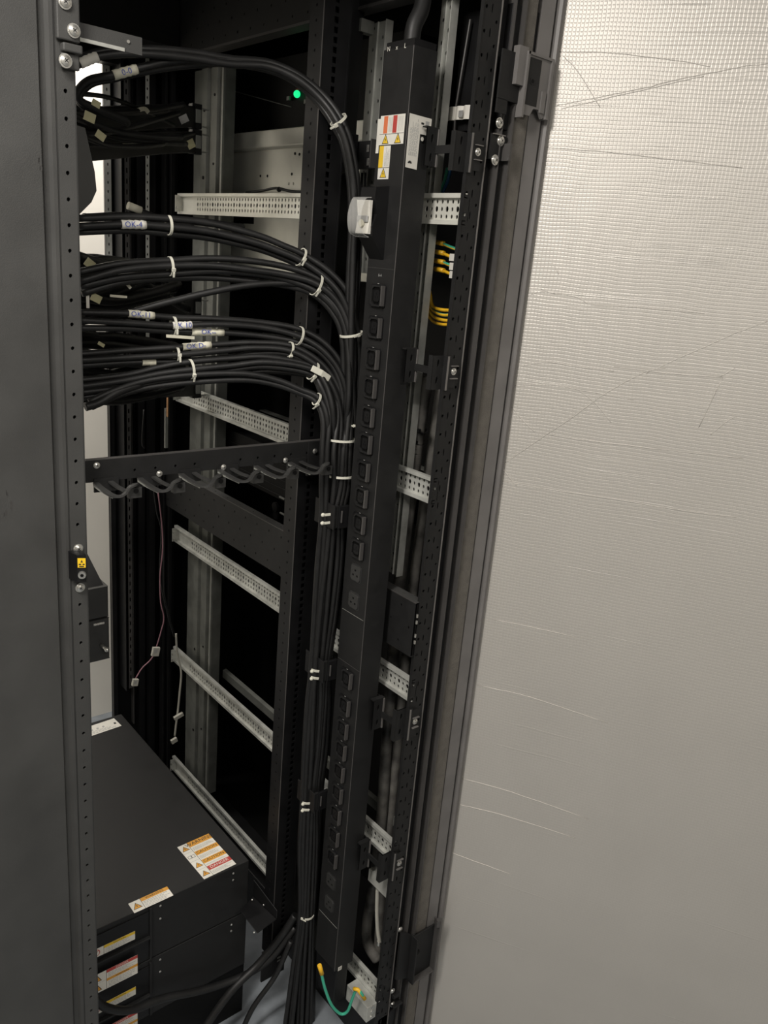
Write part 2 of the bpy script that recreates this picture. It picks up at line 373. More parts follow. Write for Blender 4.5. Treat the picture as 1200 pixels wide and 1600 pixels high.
# perforated black bars
def pbar(z0, z1, x0=0.972, y0=1.0, y1=2.05, rows=3):
    b = MB(); n = 40
    b.perf((x0, 0, 0), -Y, Z, -X, frange(-y1, -y0, n), frange(z0, z1, rows), lambda i, j: ('c', 0.0018, 0.0028) if (i+j) % 2 == 0 else None, 0.0016, BLACK)
    b.perf((0, 0, z1), Y, -X, Z, frange(y0, y1, 34), [-0.995, -x0], lambda i, j: ('c', 0.003, 0.002) if i % 2 else None, 0.0016, CHAR)
    b.box(x0+0.004, x0+0.006, y0, y1, z0, z1-0.004, DEEP); b.box(x0, x0+0.02, y0, y1, z0-0.0016, z0, BLACK)
    b.box(x0-0.0008, x0+0.001, y0, y1, z1-0.001, z1+0.0008, TRIM)
    return b
cab.part('crossbar', pbar(1.035, 1.145), label='perforated black steel crossbar')
b = pbar(2.165, 2.285, rows=4); b.box(0.970, 1.0, 1.0, 2.05, 2.160, 2.165, TRIM); cab.part('top_crossbar', b)
b = MB(); b.box(0.2, 1.16, 1.0, 2.16, 2.285, 2.30, CHAR); b.box(0.2, 0.97, 1.99, 2.05, 2.18, 2.285, BLACK)
b.box(0.2, 1.0, 2.10, 2.14, PY(150, 93, 2.1).z, 2.285, BLACK2)
cab.part('roof_panel', b)
b = MB()
b.box(0.99, 1.09, 1.0, 2.15, 0.0, 0.12, BLACK2); b.box(0.4, 1.0, 2.08, 2.15, 0.0, 0.12, BLACK2); cab.part('base_frame', b, 0.002)
# galvanised vertical strips in the side frame
def vstrip(ya, yb, z0, z1, x=1.004, lip=True, mt=GALVD):
    b = MB(); n = int((z1-z0)/0.0165)
    ym = (ya+yb)/2
    b.perf((x, 0, 0), -Y, Z, -X, [-yb, -ym, -ya], frange(z0, z1, n), lambda i, j: ('c', 0.0022, 0.0032) if (i+j) % 2 == 0 else None, 0.0016, mt)
    b.box(x+0.008, x+0.009, ya, yb, z0, z1, DEEP)
    b.box(x-0.006, x+0.010, ya-0.0016, ya, z0, z1, GALV)
    b.box(x-0.003, x, ym-0.0008, ym+0.0008, z0, z1, GALV)
    return b
a0 = PX(602, 100, 1.004); a1 = PX(574, 100, 1.004)
b = vstrip(a0.y, a1.y, 1.72, PX(590, 35, 1.004).z); b.box(0.975, 1.004, a1.y-0.012, a1.y+0.004, PX(575, 55, 1.0).z, PX(575, 35, 1.0).z, GALVD)
cab.part('slotted_upright', b, label='galvanised slotted upright left of the power strip')
a0 = PX(647.5, 640, 1.004); a1 = PX(631, 640, 1.004)
b = vstrip(a0.y, a1.y, 1.16, TOP-0.05); cab.part('slotted_upright', b, label='long galvanised slotted upright right of the power strip')
b = MB(); q0 = PX(549, 340, 0.985); q1 = PX(556, 305, 0.985)
b.perf((0.985, 0, 0), -Y, Z, -X, [-q0.y, -q1.y+0.004], frange(q0.z, q1.z, 3), lambda i, j: ('c', 0.003, 0.004), 0.0016, GALV); b.box(0.99, 0.991, q1.y-.004, q0.y, q0.z, q1.z, DEEP)
cab.part('rail_end_plate', b)
# near right corner post: perforated face, stepped channels, foam gasket, outer flange
b = MB(); zz = frange(0.0, 2.30, 139)
def ch(i, j):
    if i == 1: return ('c', 0.0016, 0.0065) if j % 2 == 0 else None
    if i == 0: return ('c', 0.0028, 0.0028) if j % 2 == 0 else None
    return ('c', 0.0026, 0.0026, -0.001) if j % 2 == 1 else None
b.perf((0, 1.0, 0), X, Z, -Y, [0.982, 0.9945, 1.007, 1.020], zz, ch, 0.002, BLACK)
b.box(0.984, 1.0205, 1.006, 1.008, 0, 2.30, DEEP); b.box(0.981, 0.9825, 0.999, 1.006, 0, 2.30, BLACK)
b.box(1.0196, 1.0212, 0.998, 1.004, 0, 2.30, EDGEGREY)
cab.part('corner_post', b)
b = MB()
b.perf((0, 1.012, 0), X, Z, -Y, [1.021, 1.047], frange(0, 2.30, 92), lambda i, j: ('c', 0.0022, 0.0022), 0.002, BLACK2)
b.box(1.021, 1.047, 1.02, 1.022, 0, 2.30, GALVD)
b.box(1.046, 1.0475, 0.994, 1.014, 0, 2.30, TRIM)
b.box(1.0475, 1.066, 1.006, 1.010, 0, 2.30, BLACK)
b.box(1.065, 1.0675, 0.990, 1.010, 0, 2.30, TRIM)
b.box(1.0675, 1.071, 1.004, 1.008, 0, 2.30, DEEP)
cab.part('post_channel', b)
b = MB(); b.prism([(1.071, 1.004), (1.071, 0.997), (1.075, 0.994), (1.103, 0.994), (1.107, 0.997), (1.107, 1.004)], (0, 0, 0), X, Y, Z, 0, 1.995, FOAM)
b.prism([(1.071, 1.004), (1.071, 0.997), (1.075, 0.994), (1.095, 0.994), (1.097, 0.997), (1.097, 1.004)], (0, 0, 0), X, Y, Z, 2.075, 2.30, FOAM)
cab.part('foam_gasket', b, label='grey brown foam gasket strip')
b = MB(); b.prism([(1.107, 1.004), (1.108, 0.996), (1.132, 0.990), (1.134, 1.0)], (0, 0, 0), X, Y, Z, 0, 2.30, FLANGE)
b.box(1.134, 1.139, 1.000, 1.004, 0, 2.30, DEEP)
b.prism([(1.138, 1.004), (1.1385, 0.988), (1.141, 0.983), (1.148, 0.984), (1.150, 0.990), (1.150, 1.02), (1.138, 1.02)], (0, 0, 0), X, Y, Z, 0, 2.30, FLANGE)
b.box(1.021, 1.150, 1.0225, 1.026, 0, 2.30, BLACK2)
cab.part('outer_flange', b)

# hinges on the outer flange
def hinge_top():
    b = MB(); b.box(1.050, 1.071, 0.968, 0.996, 2.03, 2.085, FLANGE)
    p = [(1.070, 1.99), (1.070, 2.079), (1.130, 2.079), (1.130, 1.995), (1.120, 1.99), (1.110, 2.002), (1.098, 2.002), (1.09, 1.99)]
    b.prism(p, (0, 0, 0), X, Z, Y, 0.966, 0.976, FLANGE)
    b.box(1.069, 1.132, 0.960, 0.980, 2.076, 2.080, FLANGE); b.box(1.126, 1.132, 0.958, 0.985, 1.99, 2.078, FLANGE)
    b.box(1.068, 1.073, 0.960, 0.990, 1.985, 2.08, FLANGE)
    b.box(1.076, 1.104, 0.9652, 0.966, 2.005, 2.073, BLACK)
    b.cyl((1.087, 0.9665, 2.04), -Y, 0.0055, 0.003, BLACK); b.cyl((1.087, 0.9635, 2.04), -Y, 0.003, 0.0012, DEEP)
    b.box(1.112, 1.122, 0.961, 0.968, 1.998, 2.03, FLANGE)
    b.box(1.021, 1.070, 0.985, 0.992, 2.005, 2.075, BLACK); b.box(1.021, 1.045, 0.985, 0.992, 1.985, 2.006, BLACK)
    return b
hb = hinge_top(); hb.v = [(v[0], 0.990+(v[1]-0.990)*0.45, v[2]) for v in hb.v]
h = cab.part('hinge', hb, 0.001, label='upper dark grey hinge block')
for (px, py) in ((780, 192), (782, 220), (773, 250)):
    p = PY(px, py, 0.996); cab.part('hinge_bolt', bolt(p, -Y, 0.0065), parent=h)
b = MB(); z0 = PY(775, 225, 0.99).z; b.box(1.027, 1.062, 0.996, 1.004, z0-0.022, z0+0.016, BLACK); b.box(1.055, 1.060, 0.980, 1.0, z0-0.022, z0+0.004, TRIM)
b.box(1.028, 1.055, 0.992, 0.996, z0+0.0145, z0+0.016, EDGEGREY)
cab.part('hinge_plate', b, parent=h)
def hinge_low():
    zt = PY(640, 1462, 0.975).z; zb = PY(655, 1527, 0.975).z; b = MB()
    b.prism([(1.020, zt+0.005), (1.036, zt-0.002), (1.062, zt-0.022), (1.062, zb+0.004), (1.020, zb+0.02)], (0, 0, 0), X, Z, Y, 0.985, 0.992, BLACK)
    b.box(1.062, 1.128, 0.978, 0.984, zb, zt-0.022, BLACK); b.box(1.060, 1.064, 0.958, 0.99, zb, zt-0.02, BLACK)
    b.box(1.125, 1.129, 0.958, 0.984, zb, zt-0.004, TRIM); b.box(1.062, 1.128, 0.958, 0.984, zb, zb+0.003, TRIM)
    b.cyl((1.121, 0.957, zt-0.012), Z, 0.007, 0.018, TRIM); b.cyl((1.078, 0.978, (zt+zb)/2), -Y, 0.006, 0.003, DEEP)
    return b
hb = hinge_low(); hb.v = [(v[0]-(0.006 if v[0] > 1.05 else 0), 0.990+(v[1]-0.990)*0.7, v[2]) for v in hb.v]
h2 = cab.part('hinge', hb, 0.001, label='lower black hinge bracket')
for (px, py) in ((625, 1452), (613, 1548), (613, 1569)):
    p = PY(px, py, 0.996); cab.part('hinge_bolt', bolt(p, -Y, 0.005), parent=h2)
b = MB(); p = PY(614, 1555, 0.998); b.box(p.x-0.004, p.x+0.014, 0.990, 1.0, p.z-0.004, p.z+0.006, BLACK); b.box(p.x-0.006, p.x+0.02, 0.985, 1.0, p.z-0.026, p.z-0.021, BLACK); cab.part('hinge_clip', b, 0.0008, parent=h2)

# bracket arms from the corner post to the power strip
def strip_bracket(py_mid, px_bolt, hgt):
    zc = PY(px_bolt, py_mid, 1.0).z; z0, z1 = zc-hgt/2, zc+hgt/2; b = MB()
    def plate(x0, x1, y, z0, z1):
        b.perf((0, y, 0), X, Z, -Y, [x0, (x0+x1)/2-0.006, (x0+x1)/2+0.006, x1], [z0, zc, z1], lambda i, j: ('c', 0.0028, 0.0065) if i == 1 else None, 0.002, BLACK)
        b.box(x0, x1, y+0.0022, y+0.0025, z0, z1, DEEP)
    plate(0.936, 0.960, 1.050, z0+0.002, z1+0.002); b.box(0.9595, 0.9615, 1.050, 1.075, z0+0.002, z1+0.002, BLACK); b.box(0.9590, 0.9618, 1.0478, 1.050, z0+0.002, z1+0.002, EDGEGREY)
    b.box(0.934, 0.962, 1.050, 1.060, z1+0.002, z1+0.004, BLACK)
    plate(0.956, 0.981, 1.004, z0-0.004, z1-0.002); b.box(0.9545, 0.9565, 1.004, 1.014, z0-0.004, z1-0.002, BLACK)
    b.box(0.9805, 0.983, 0.994, 1.006, z0-0.004, z1-0.002, BLACK); b.box(0.9803, 0.9835, 0.9925, 0.994, z0-0.004, z1-0.002, EDGEGREY); b.box(0.983, 0.988, 0.993, 0.996, z0-0.004, z1-0.002, BLACK)
    b.box(0.987, 1.004, 0.994, 0.996, z0, z1-0.006, BLACK)
    b.box(0.9565, 0.9600, 1.005, 1.06, zc-0.006, zc+0.006, BLACK)
    b.box(0.989, 1.005, 0.990, 0.994, zc+0.009, zc+0.0105, EDGEGREY); b.box(0.989, 1.005, 0.990, 0.994, zc-0.0125, zc-0.011, EDGEGREY)
    br = cab.part('strip_bracket', b, label='black slotted bracket arm')
    cab.part('bracket_bolt', bolt((0.997, 0.994, zc), -Y, 0.0048), parent=br)
for (px, py, hg) in ((734, 236, 0.056), (697, 580, 0.056), (635, 1129, 0.066), (608, 1353, 0.066)): strip_bracket(py, px, hg)
# bright slot screws on the crossbar end
for (px, py) in ((651, 962), (650, 972), (648, 993), (647, 1003)):
    b = MB(); p = PY(px, py, 0.9985); b.fbox(p, X, Z, -Y, -0.0012, 0.0012, -0.0035, 0.0035, 0, 0.003, ZINC); cab.part('slot_screw', b)
# bottom earth plate and small plate under the fourth bracket
b = MB(); q = PX(580, 1560, 0.985)
b.box(0.955, 0.985, 1.0, 1.075, q.z-0.03, q.z+0.012, GALV)
for i, z in enumerate((0.008, -0.007, -0.022)): b.cyl((0.969, 1.0, q.z+z), -Y, 0.004, 0.002, ZINC)
cab.part('earth_plate', b, 0.001, label='galvanised earthing plate at the foot of the post')
b = MB(); q0 = PX(575, 1375, 0.985); q1 = PX(603, 1403, 0.985)
b.prism([(q0.y, q0.z), (q1.y, q1.z), (q1.y, q1.z+0.05), (q0.y, q0.z+0.03)], (0.985, 0, 0), Y, Z, X, 0, 0.02, GALV)
cab.part('gusset_plate', b, label='bright galvanised gusset plate')

# ------------------------------------------------------------------ left blanking panel with hole strip
pan = Thing('blanking_panel', (0.3, 1.2, 0), 'wide charcoal metal panel with scuffs and a punched edge filling the left side', 'panel')
b = MB(); b.sheet([(0.05, 1.200), (0.388, 1.200), (0.392, 1.206), (0.400, 1.206), (0.404, 1.200), (0.4085, 1.200)], (0, 0, 0), X, Y, Z, 0.02, 2.29, 0.002, CHAR)
pan.part('sheet', b)
b = MB(); hz = 2.29; ys = []
step = 0.03375; z_h1 = PY(100, 141.7, 1.2).z; zl = z_h1+step/2+step*4
n = 64; b.perf((0, 1.1995, 0), X, Z, -Y, [0.411, 0.4195, 0.4255+0.0005, 0.4345], [zl-step*k for k in range(n, -1, -1)], lambda i, j: ('c', 0.0026, 0.0029) if i == 1 and not (n-1-j-4 in (-1, -2, -3, -4, -5, 19, 20, 21)) else None, 0.003, CHAR)
b.box(0.4345, 0.4365, 1.1995, 1.235, 0.1, 2.29, CHAR2); b.box(0.4085, 0.411, 1.2, 1.212, 0.1, 2.29, CHAR2)
b.box(0.411, 0.4345, 1.208, 1.210, 0.1, 2.29, DEEP)
pan.part('punched_edge', b)
# scuff marks
for (px, py, L) in ((12, 770, 10), (18, 790, 14), (8, 800, 9), (60, 250, 10), (64, 262, 8), (30, 700, 6), (110, 1492, 8), (85, 1458, 5), (88, 1487, 6)):
    b = MB(); p = PY(px, py, 1.1988); l = L*0.0008
    for k in range(4):
        dx = random.uniform(-0.002, 0.002); dz = random.uniform(-0.004, 0.004); ww = random.uniform(0.0004, 0.001)
        b.prism([(-ww/2, -l/2), (ww/2, -l/3), (ww, l/2), (0, l/3)], p+Vector((dx, 0, dz)), X, Z, -Y, 0, 0.0001, TRIM)
    pan.part('scuff_mark', b)
# upper clip plates and screws
b = MB(); p0 = PY(87, 0, 1.197); p1 = PY(118, 57, 1.197)
b.box(p0.x-0.002, p1.x+0.004, 1.190, 1.1985, PY(100, 62, 1.19).z, 2.288, CHAR)
b.box(0.4165, p1.x+0.0055, 1.186, 1.1985, PY(100, 80, 1.19).z, PY(100, 66, 1.19).z, CHAR)
b.box(0.416, 0.4400, 1.192, 1.1985, PY(100, 106, 1.19).z, PY(100, 81, 1.19).z, CHAR)
cp = pan.part('clip_plate', b, 0.002)
for (px, py) in ((101, 3), (115, 48), (102, 95)): pan.part('screw', bolt(PY(px, py, 1.189), -Y, 0.0070), parent=cp)
for (px, py) in ((122, 857), (125, 918)): pan.part('screw', bolt(PY(px, py, 1.1985), -Y, 0.0062))
b = MB()
A0 = PY(118, 33, 1.206); Ln = PY(222, 62, 1.206).x-A0.x; D = X; W = Y
zb = A0.z-0.022
b.fbox((A0.x, A0.y, 0), D, Z, W, 0, Ln, zb, zb+0.022, 0, 0.003, CHAR); b.fbox((A0.x, A0.y, 0), D, Z, W, 0, Ln*0.72, zb-0.0005, zb+0.004, -0.0015, 0, GALV)
b.cyl(Vector((A0.x, A0.y, 0))+D*Ln*0.78+Z*(zb+0.013)-W*0.0005, -W, 0.0022, 0.001, ZINC)
pan.part('stay_arm', b, label='flat grey arm running back from the top clip')

# earthing socket block
es = Thing('earthing_socket', PY(125, 890, 1.19), 'small black socket block with yellow sticker and steel ring bolted to charcoal panel edge', 'socket')
b = MB(); p = PY(133, 866, 1.175); q = PY(134, 908, 1.175)
b.prism([(p.x-0.018, 1.199), (p.x-0.012, 1.176), (p.x, 1.170), (p.x+0.001, 1.199)], (0, 0, 0), X, Y, Z, q.z, p.z, BLACK2)
es.part('block', b, 0.0015)
b = MB(); s1 = PY(130, 880, 1.1712); U = Vector((0.012, -0.006, 0)).normalized(); NN = -Vector((0.006, 0.012, 0)).normalized()
O = Vector((p.x-0.006, 1.173, 0))+NN*0.0003
b.fbox(O, U, Z, NN, -0.0062, 0.0055, s1.z-0.0075, s1.z+0.008, 0, 0.0004, ESDY)
O2 = O+NN*0.0006
b.add([O2+U*a+Z*(s1.z+c) for a, c in ((-0.002, 0.001), (0.0016, 0.001), (0, 0.0055))], [(0, 1, 2)], INK)
b.fbox(O2, U, Z, NN, -0.0045, -0.001, s1.z-0.003, s1.z-0.001, 0, 0.0001, INK); b.fbox(O2, U, Z, NN, 0.001, 0.004, s1.z-0.003, s1.z-0.001, 0, 0.0001, INK)
b.fbox(O2, U, Z, NN, -0.004, 0.003, s1.z-0.0062, s1.z-0.0045, 0, 0.0001, INK)
es.part('yellow_sticker', b)
b = MB(); s2 = PY(130, 898, 1.172); b.cyl((O.x, O.y, s2.z), NN, 0.0062, 0.0035, ZINC, 20, 0.0058); b.cyl(Vector((O.x, O.y, s2.z))+NN*0.0036, NN, 0.0026, 0.0002, DEEP, 14)
es.part('socket_ring', b)

# dark curved baffle behind the left post, seen against the bright aisle
b = MB(); pts = [PY(x, y, 1.33) for x, y in ((118, 195), (133, 200), (148, 268), (151, 298), (143, 316), (121, 338))]
pr = [(p.x, p.z) for p in pts]; pr = [(0.44, pr[0][1])]+pr+[(0.44, pr[-1][1])]
b.prism(pr, (0, 0, 0), X, Z, Y, 1.33, 1.345, CHAR)
solo('cable_baffle', b, (0.46, 1.34, PY(121, 338, 1.33).z), 'dark grey rounded plate against the bright gap beside the charcoal panel', 'plate', bev=0.001)

# latch hanging in the gap
lt = Thing('door_latch', PY(150, 1030, 1.5), 'black plastic door latch housing with a steel pin hanging in the bright gap', 'latch')
def oct_box(px0, px1, py0, py1, y, dy, m):
    a = PY(px0, py0, y); c = PY(px1, py1, y); b = MB(); w_ = abs(c.x-a.x)
    b.prism([(a.x, y), (a.x+w_, y), (a.x+w_, y+dy), (a.x, y+dy)], (0, 0, 0), X, Y, Z, c.z, a.z, m); return b
b = oct_box(136, 170, 922, 962, 1.5, 0.05, CHAR2); a = PY(136, 925, 1.5); c = PY(169, 925, 1.5)
b.prism([(1.5, a.z), (1.55, a.z), (1.62, a.z+0.03), (1.62, a.z+0.055)], (a.x-0.01, 0, 0), Y, Z, X, 0, c.x-a.x+0.004, BLACK2)
lt.part('upper_housing', b, 0.003)
lt.part('lower_housing', oct_box(138, 172, 972, 1028, 1.5, 0.045, CHAR2), 0.004)
b = MB(); p = PY(151, 975, 1.51); b.box(a.x, c.x, 1.51, 1.54, PY(150, 975, 1.5).z-0.002, PY(150, 960, 1.5).z, DEEP); b.cyl(p+Vector((-0.01, -0.008, 0.004)), X, 0.0035, 0.022, ZINC); lt.part('latch_bolt', b)
b = MB(); p = PY(158, 1008, 1.498); q = PY(167, 1015, 1.475); b.tube([p, q], 0.0034, ZINC, 10); b.ball(q, 0.0056, ZINC); lt.part('pin', b, label='steel pin with a round head')
b = MB(); p = PY(145, 913, 1.57); b.cyl(p, Vector((0.3, -1, 0.3)), 0.009, 0.004, RED); lt.part('red_button', b)

# ------------------------------------------------------------------ cable ring bar
rb = Thing('cable_ring_bar', (0.66, 1.235, 1.38), 'black horizontal cable management bar with open rings between the mounting posts', 'bar')
b = MB(); zt, zbm = 1.409, 1.375; cols = frange(0.448, 0.912, 26)
b.perf((0, 1.230, 0), X, Z, -Y, cols, [zbm, zt-0.010, zt], lambda i, j: ('c', 0.0022, 0.0024) if j == 0 and i in (4, 6, 8, 10, 15, 17, 19, 21, 23) else None, 0.002, BLACK)
b.box(0.448, 0.912, 1.238, 1.2395, zbm, zt, DEEP); b.box(0.448, 0.912, 1.230, 1.2395, zt, zt+0.0012, TRIM); b.box(0.448, 0.912, 1.230, 1.24, zbm-0.0015, zbm, BLACK)
b.box(0.870, 0.912, 1.228, 1.234, 1.342, 1.408, BLACK)
rb.part('bar', b)
def ring(x):
    b = MB(); z = zbm-0.004; y0 = 1.23
    b.box(x-0.020, x+0.020, y0-0.003, y0, z-0.014, z+0.008, BLACK)
    L1 = [(x-0.018, y0-0.004, z+0.002), (x-0.018, y0-0.03, z), (x-0.016, y0-0.068, z-0.001), (x-0.008, y0-0.078, z), (x+0.000, y0-0.078, z+0.004), (x+0.006, y0-0.078, z+0.012), (x+0.014, y0-0.078, z+0.015), (x+0.022, y0-0.064, z+0.012), (x+0.026, y0-0.062, z+0.002)]
    b.tube(crom(L1, 5), 0.003, CHAR2, flat=(0.0045, 0.0014), up=Z)
    L2 = [(x+0.006, y0-0.004, z+0.002), (x+0.006, y0-0.03, z+0.001), (x+0.004, y0-0.066, z+0.004)]
    b.tube(crom(L2, 4), 0.003, CHAR2, flat=(0.004, 0.0014), up=Z)
    b.tube([(x-0.022, y0-0.006, z-0.001), (x-0.022, y0-0.03, z-0.002), (x-0.018, y0-0.072, z-0.003)], 0.003, GALVD, flat=(0.0008, 0.0014), up=Z)
    b.box(x+0.006, x+0.026, y0-0.068, y0-0.078, z-0.006, z+0.010, CHAR2); b.cyl((x+0.016, y0-0.0805, z+0.006), -Y, 0.004, 0.0006, DEEP)
    return b
for x in (0.480, 0.553, 0.626, 0.699, 0.772, 0.845): rb.part('ring', ring(x))
for (px, py, y) in ((151, 727, 1.229), (249, 740, 1.226), (349, 730, 1.226), (446, 719, 1.226), (492, 705, 1.227)):
    rb.part('screw', bolt(PY(px, py, y), -Y, 0.0042))

# ------------------------------------------------------------------ power strip
pdu = Thing('power_strip', (0.93, 1.1, 0.255), 'long black vertical power strip with a column of sockets and warning stickers', 'power strip')
PX0, PX1, PYF, PYB = 0.905, 0.955, 1.064, 1.137
b = MB(); b.box(PX0, PX1, PYF, PYB, 0.255, 2.065, BLACK)
b.box(PX0-0.0006, PX0+0.001, PYF-0.0006, PYF+0.001, 0.256, 2.064, TRIM)
pdu.part('body', b, 0.0012)
def sock_y(px, py): return PX(px, py, PX0)
def socket(zc, yc, big=False, idx=0):
    b = MB(); x = PX0; hw, hh = (0.0120, 0.0145) if not big else (0.0125, 0.0155)
    def rr(w_, h_, c): return [(-w_+c, -h_), (w_-c, -h_), (w_, -h_+c), (w_, h_-c), (w_-c, h_), (-w_+c, h_), (-w_, h_-c), (-w_, -h_+c)]
    O = (x, yc, zc)
    if not big:
        b.prism(rr(hw+0.0075, hh+0.0045, 0.003), O, Y, Z, -X, 0, 0.0028, BLACK2)
        # raised rim
        ri = rr(hw, hh, 0.0045); ro = rr(hw+0.003, hh+0.003, 0.005)
        K = 8; vs = []
        for n_ in (0.0028, 0.0060):
            for p in ro+ri: vs.append(Vector(O)+Y*p[0]+Z*p[1]-X*n_)
        fs = []
        for i in range(K):
            j = (i+1) % K
            fs += [(16+i, 16+j, 24+j, 24+i), (i, j, 16+j, 16+i), (8+j, 8+i, 24+i, 24+j)]
        b.add(vs, fs, BLACK)
        b.prism(rr(hw*0.95, hh*0.95, 0.004), O, Y, Z, -X, 0.0028, 0.0031, DEEP)
        b.prism(rr(hw*0.62, hh*0.66, 0.0025), O, Y, Z, -X, 0.0030, 0.0052, BLACK2)
        for (a, c) in ((0, 0.0035), (-0.003, -0.002), (0.003, -0.002)): b.fbox(O, Y, Z, -X, a-0.0007, a+0.0007, c-0.002, c+0.002, 0.0052, 0.0053, DEEP)
        b.fbox(O, Y, Z, -X, -hw-0.0068, -hw-0.0032, -hh-0.001, hh+0.003, 0.0028, 0.0095, TRIM)   # latch tab
        b.fbox(O, Y, Z, -X, -0.002, 0.002, hh+0.0052, hh+0.0062, 0.0028, 0.003, GREYINK)
    else:
        b.prism(rr(hw+0.004, hh+0.002, 0.005), O, Y, Z, -X, 0, 0.0006, INK)
        b.prism(rr(hw+0.0015, hh-0.0005, 0.004), O, Y, Z, -X, 0.0006, 0.0026, CHAR2)
        for (a, c) in ((0, 0.006), (-0.006, -0.004), (0.006, -0.004)): b.fbox(O, Y, Z, -X, a-0.0022, a+0.0022, c-0.0018, c+0.0018, 0.0026, 0.0027, DEEP)
    return b
ycs = 1.100
# pixel heights of the sockets down the strip
rows1 = [463, 513, 562, 607, 652, 694, 737, 778, 819, 859]; 
cols_px = lambda py: 596-(py-463)*0.0845
for py in rows1: p = PX(cols_px(py), py, PX0); pdu.part('socket', socket(p.z, ycs))
for py in (897, 940): p = PX(cols_px(py), py, PX0); pdu.part('large_socket', socket(p.z, ycs, True))
for py in (1061, 1103, 1139, 1172, 1206, 1239, 1272, 1306, 1340): p = PX(cols_px(py), py, PX0); pdu.part('socket', socket(p.z, ycs))
for py in (1378, 1413): p = PX(cols_px(py), py, PX0); pdu.part('large_socket', socket(p.z, ycs, True))
b = MB()
for py in (962, 1437):
    z = PX(cols_px(py), py, PX0).z; b.box(PX0-0.0006, PX0, PYF+0.004, PYB-0.004, z, z+0.0008, GALVD)
for py in (1040, 420): z = PX(cols_px(py), py, PX0).z; b.box(PX0-0.0006, PX0, PYF+0.002, PYB-0.002, z, z+0.0005, TRIM)
z = PX(600, 431, PX0).z
pdu.part('divider_line', b); b = MB(); b.text('B-A', (PX0-0.0008, 1.100, z), -Y, Z, 0.006, GREYINK); 
zt_ = PX(633, 72, PX0).z
pdu.part('printed_marking', b)
for k, ch_ in enumerate('NxL'): b = MB(); b.text(ch_, (PX0-0.0008, 1.124-0.020*k, zt_), -Y, Z, 0.0095, PAPER); pdu.part('printed_letter', b, label='white printed letter')
# breaker cover
zb0 = PX(590, 400, PX0).z; zb1 = PX(600, 295, PX0).z
b = MB(); prof = [(0, zb0-0.006), (0.036, zb0+0.030), (0.038, zb0+0.045), (0.026, zb0+0.065), (0.036, zb1-0.015), (0.034, zb1), (0, zb1+0.004)]
b.prism([(-p[0]*0.8, p[1]) for p in prof], (PX0, 1.095, 0), X, Z, Y, 0, 0.038, BLACK2); 
bc = pdu.part('breaker_housing', b, 0.001)
b = MB(); zc_ = (zb0+zb1)/2+0.006
b.prism([(-0.030, zc_-0.026), (-0.036, zc_-0.026), (-0.033, zc_), (-0.037, zc_+0.026), (-0.030, zc_+0.026)], (PX0, 1.098, 0), X, Z, Y, 0, 0.033, PAPER)
b.fbox((PX0-0.0345, 1.1145, zc_), Y, Z, -X, -0.014, 0.014, -0.008, 0.002, 0, 0.0022, GREYINK); b.cyl((PX0-0.035, 1.115, zc_-0.010), -X, 0.006, 0.004, CREAM)
pdu.part('breaker_switch', b, 0.0008, parent=bc, label='pale grey breaker rocker')
b = MB(); arc = [(PX0-0.034, zc_+0.030), (PX0-0.046, zc_+0.026), (PX0-0.053, zc_), (PX0-0.048, zc_-0.024), (PX0-0.034, zc_-0.031)]
cur = [Vector((p[0], 0, p[1])) for p in arc]; cur = crom(cur, 5)
b.sheet([(p.x, p.z) for p in cur], (0, 0, 0), X, Z, -Y, -1.132, -1.097, 0.0012, CLEAR)
pdu.part('clear_cover', b, parent=bc, label='bowed clear plastic cover')
# stickers
def tri(b, O, U, V, N, s_, m, n0=0.0003, mark=True):
    b.prism([(-s_, -s_*0.8), (s_, -s_*0.8), (0, s_)], O, U, V, N, n0, n0+0.0001, INK)
    b.prism([(-s_*0.78, -s_*0.68), (s_*0.78, -s_*0.68), (0, s_*0.72)], O, U, V, N, n0+0.0001, n0+0.0002, m)
    if mark: b.prism([(0.0, s_*0.4), (-s_*0.2, -s_*0.1), (0, -s_*0.1), (-s_*0.05, -s_*0.5), (s_*0.2, 0.0), (0.02*s_, 0.0)], O, U, V, N, n0+0.0002, n0+0.0003, INK)
def lines(b, O, U, V, N, u0, u1, v0, v1, n, m=GREYINK, n0=0.0003):
    for k in range(n):
        v = v0+(v1-v0)*(k+0.5)/n; e = u1-(u1-u0)*random.uniform(0, 0.3); hh = (v1-v0)/n*0.2; u = u0
        while u < e:
            l = random.uniform(0.03, 0.12)*(u1-u0); b.fbox(O, U, V, N, u, min(u+l, e), v-hh, v+hh, n0, n0+0.0001, m); u += l+0.02*(u1-u0)
b = MB(); O = Vector((PX0, PYF, PX(606, 195, PX0).z)); ztop = PX(609, 180, PX0).z; U = -Y
# socket-face sticker: y from 1.128 (left) to 1.070
z0 = PX(607, 226, PX0).z; z1 = ztop
b.fbox((PX0, 0, 0), -Y, Z, -X, -1.131, -1.070, z0, z1, 0, 0.0003, PAPER)
b.fbox((PX0, 0, 0), -Y, Z, -X, -1.122, -1.112, z0+0.017, z1-0.001, 0.0003, 0.0004, REDOR)
b.fbox((PX0, 0, 0), -Y, Z, -X, -1.099, -1.089, z0+0.017, z1-0.001, 0.0003, 0.0004, RED)
for k in range(5): b.fbox((PX0, 0, 0), -Y, Z, -X, -1.109+k*0.002, -1.1085+k*0.002, z0+0.019, z1-0.003, 0.0003, 0.0004, GREYINK)
for k in range(5): b.fbox((PX0, 0, 0), -Y, Z, -X, -1.085+k*0.0025, -1.0845+k*0.0025, z0+0.019, z1-0.003, 0.0003, 0.0004, GREYINK)
b.fbox((PX0, 0, 0), -Y, Z, -X, -1.131, -1.070, z0+0.0155, z0+0.0162, 0.0003, 0.0004, INK)
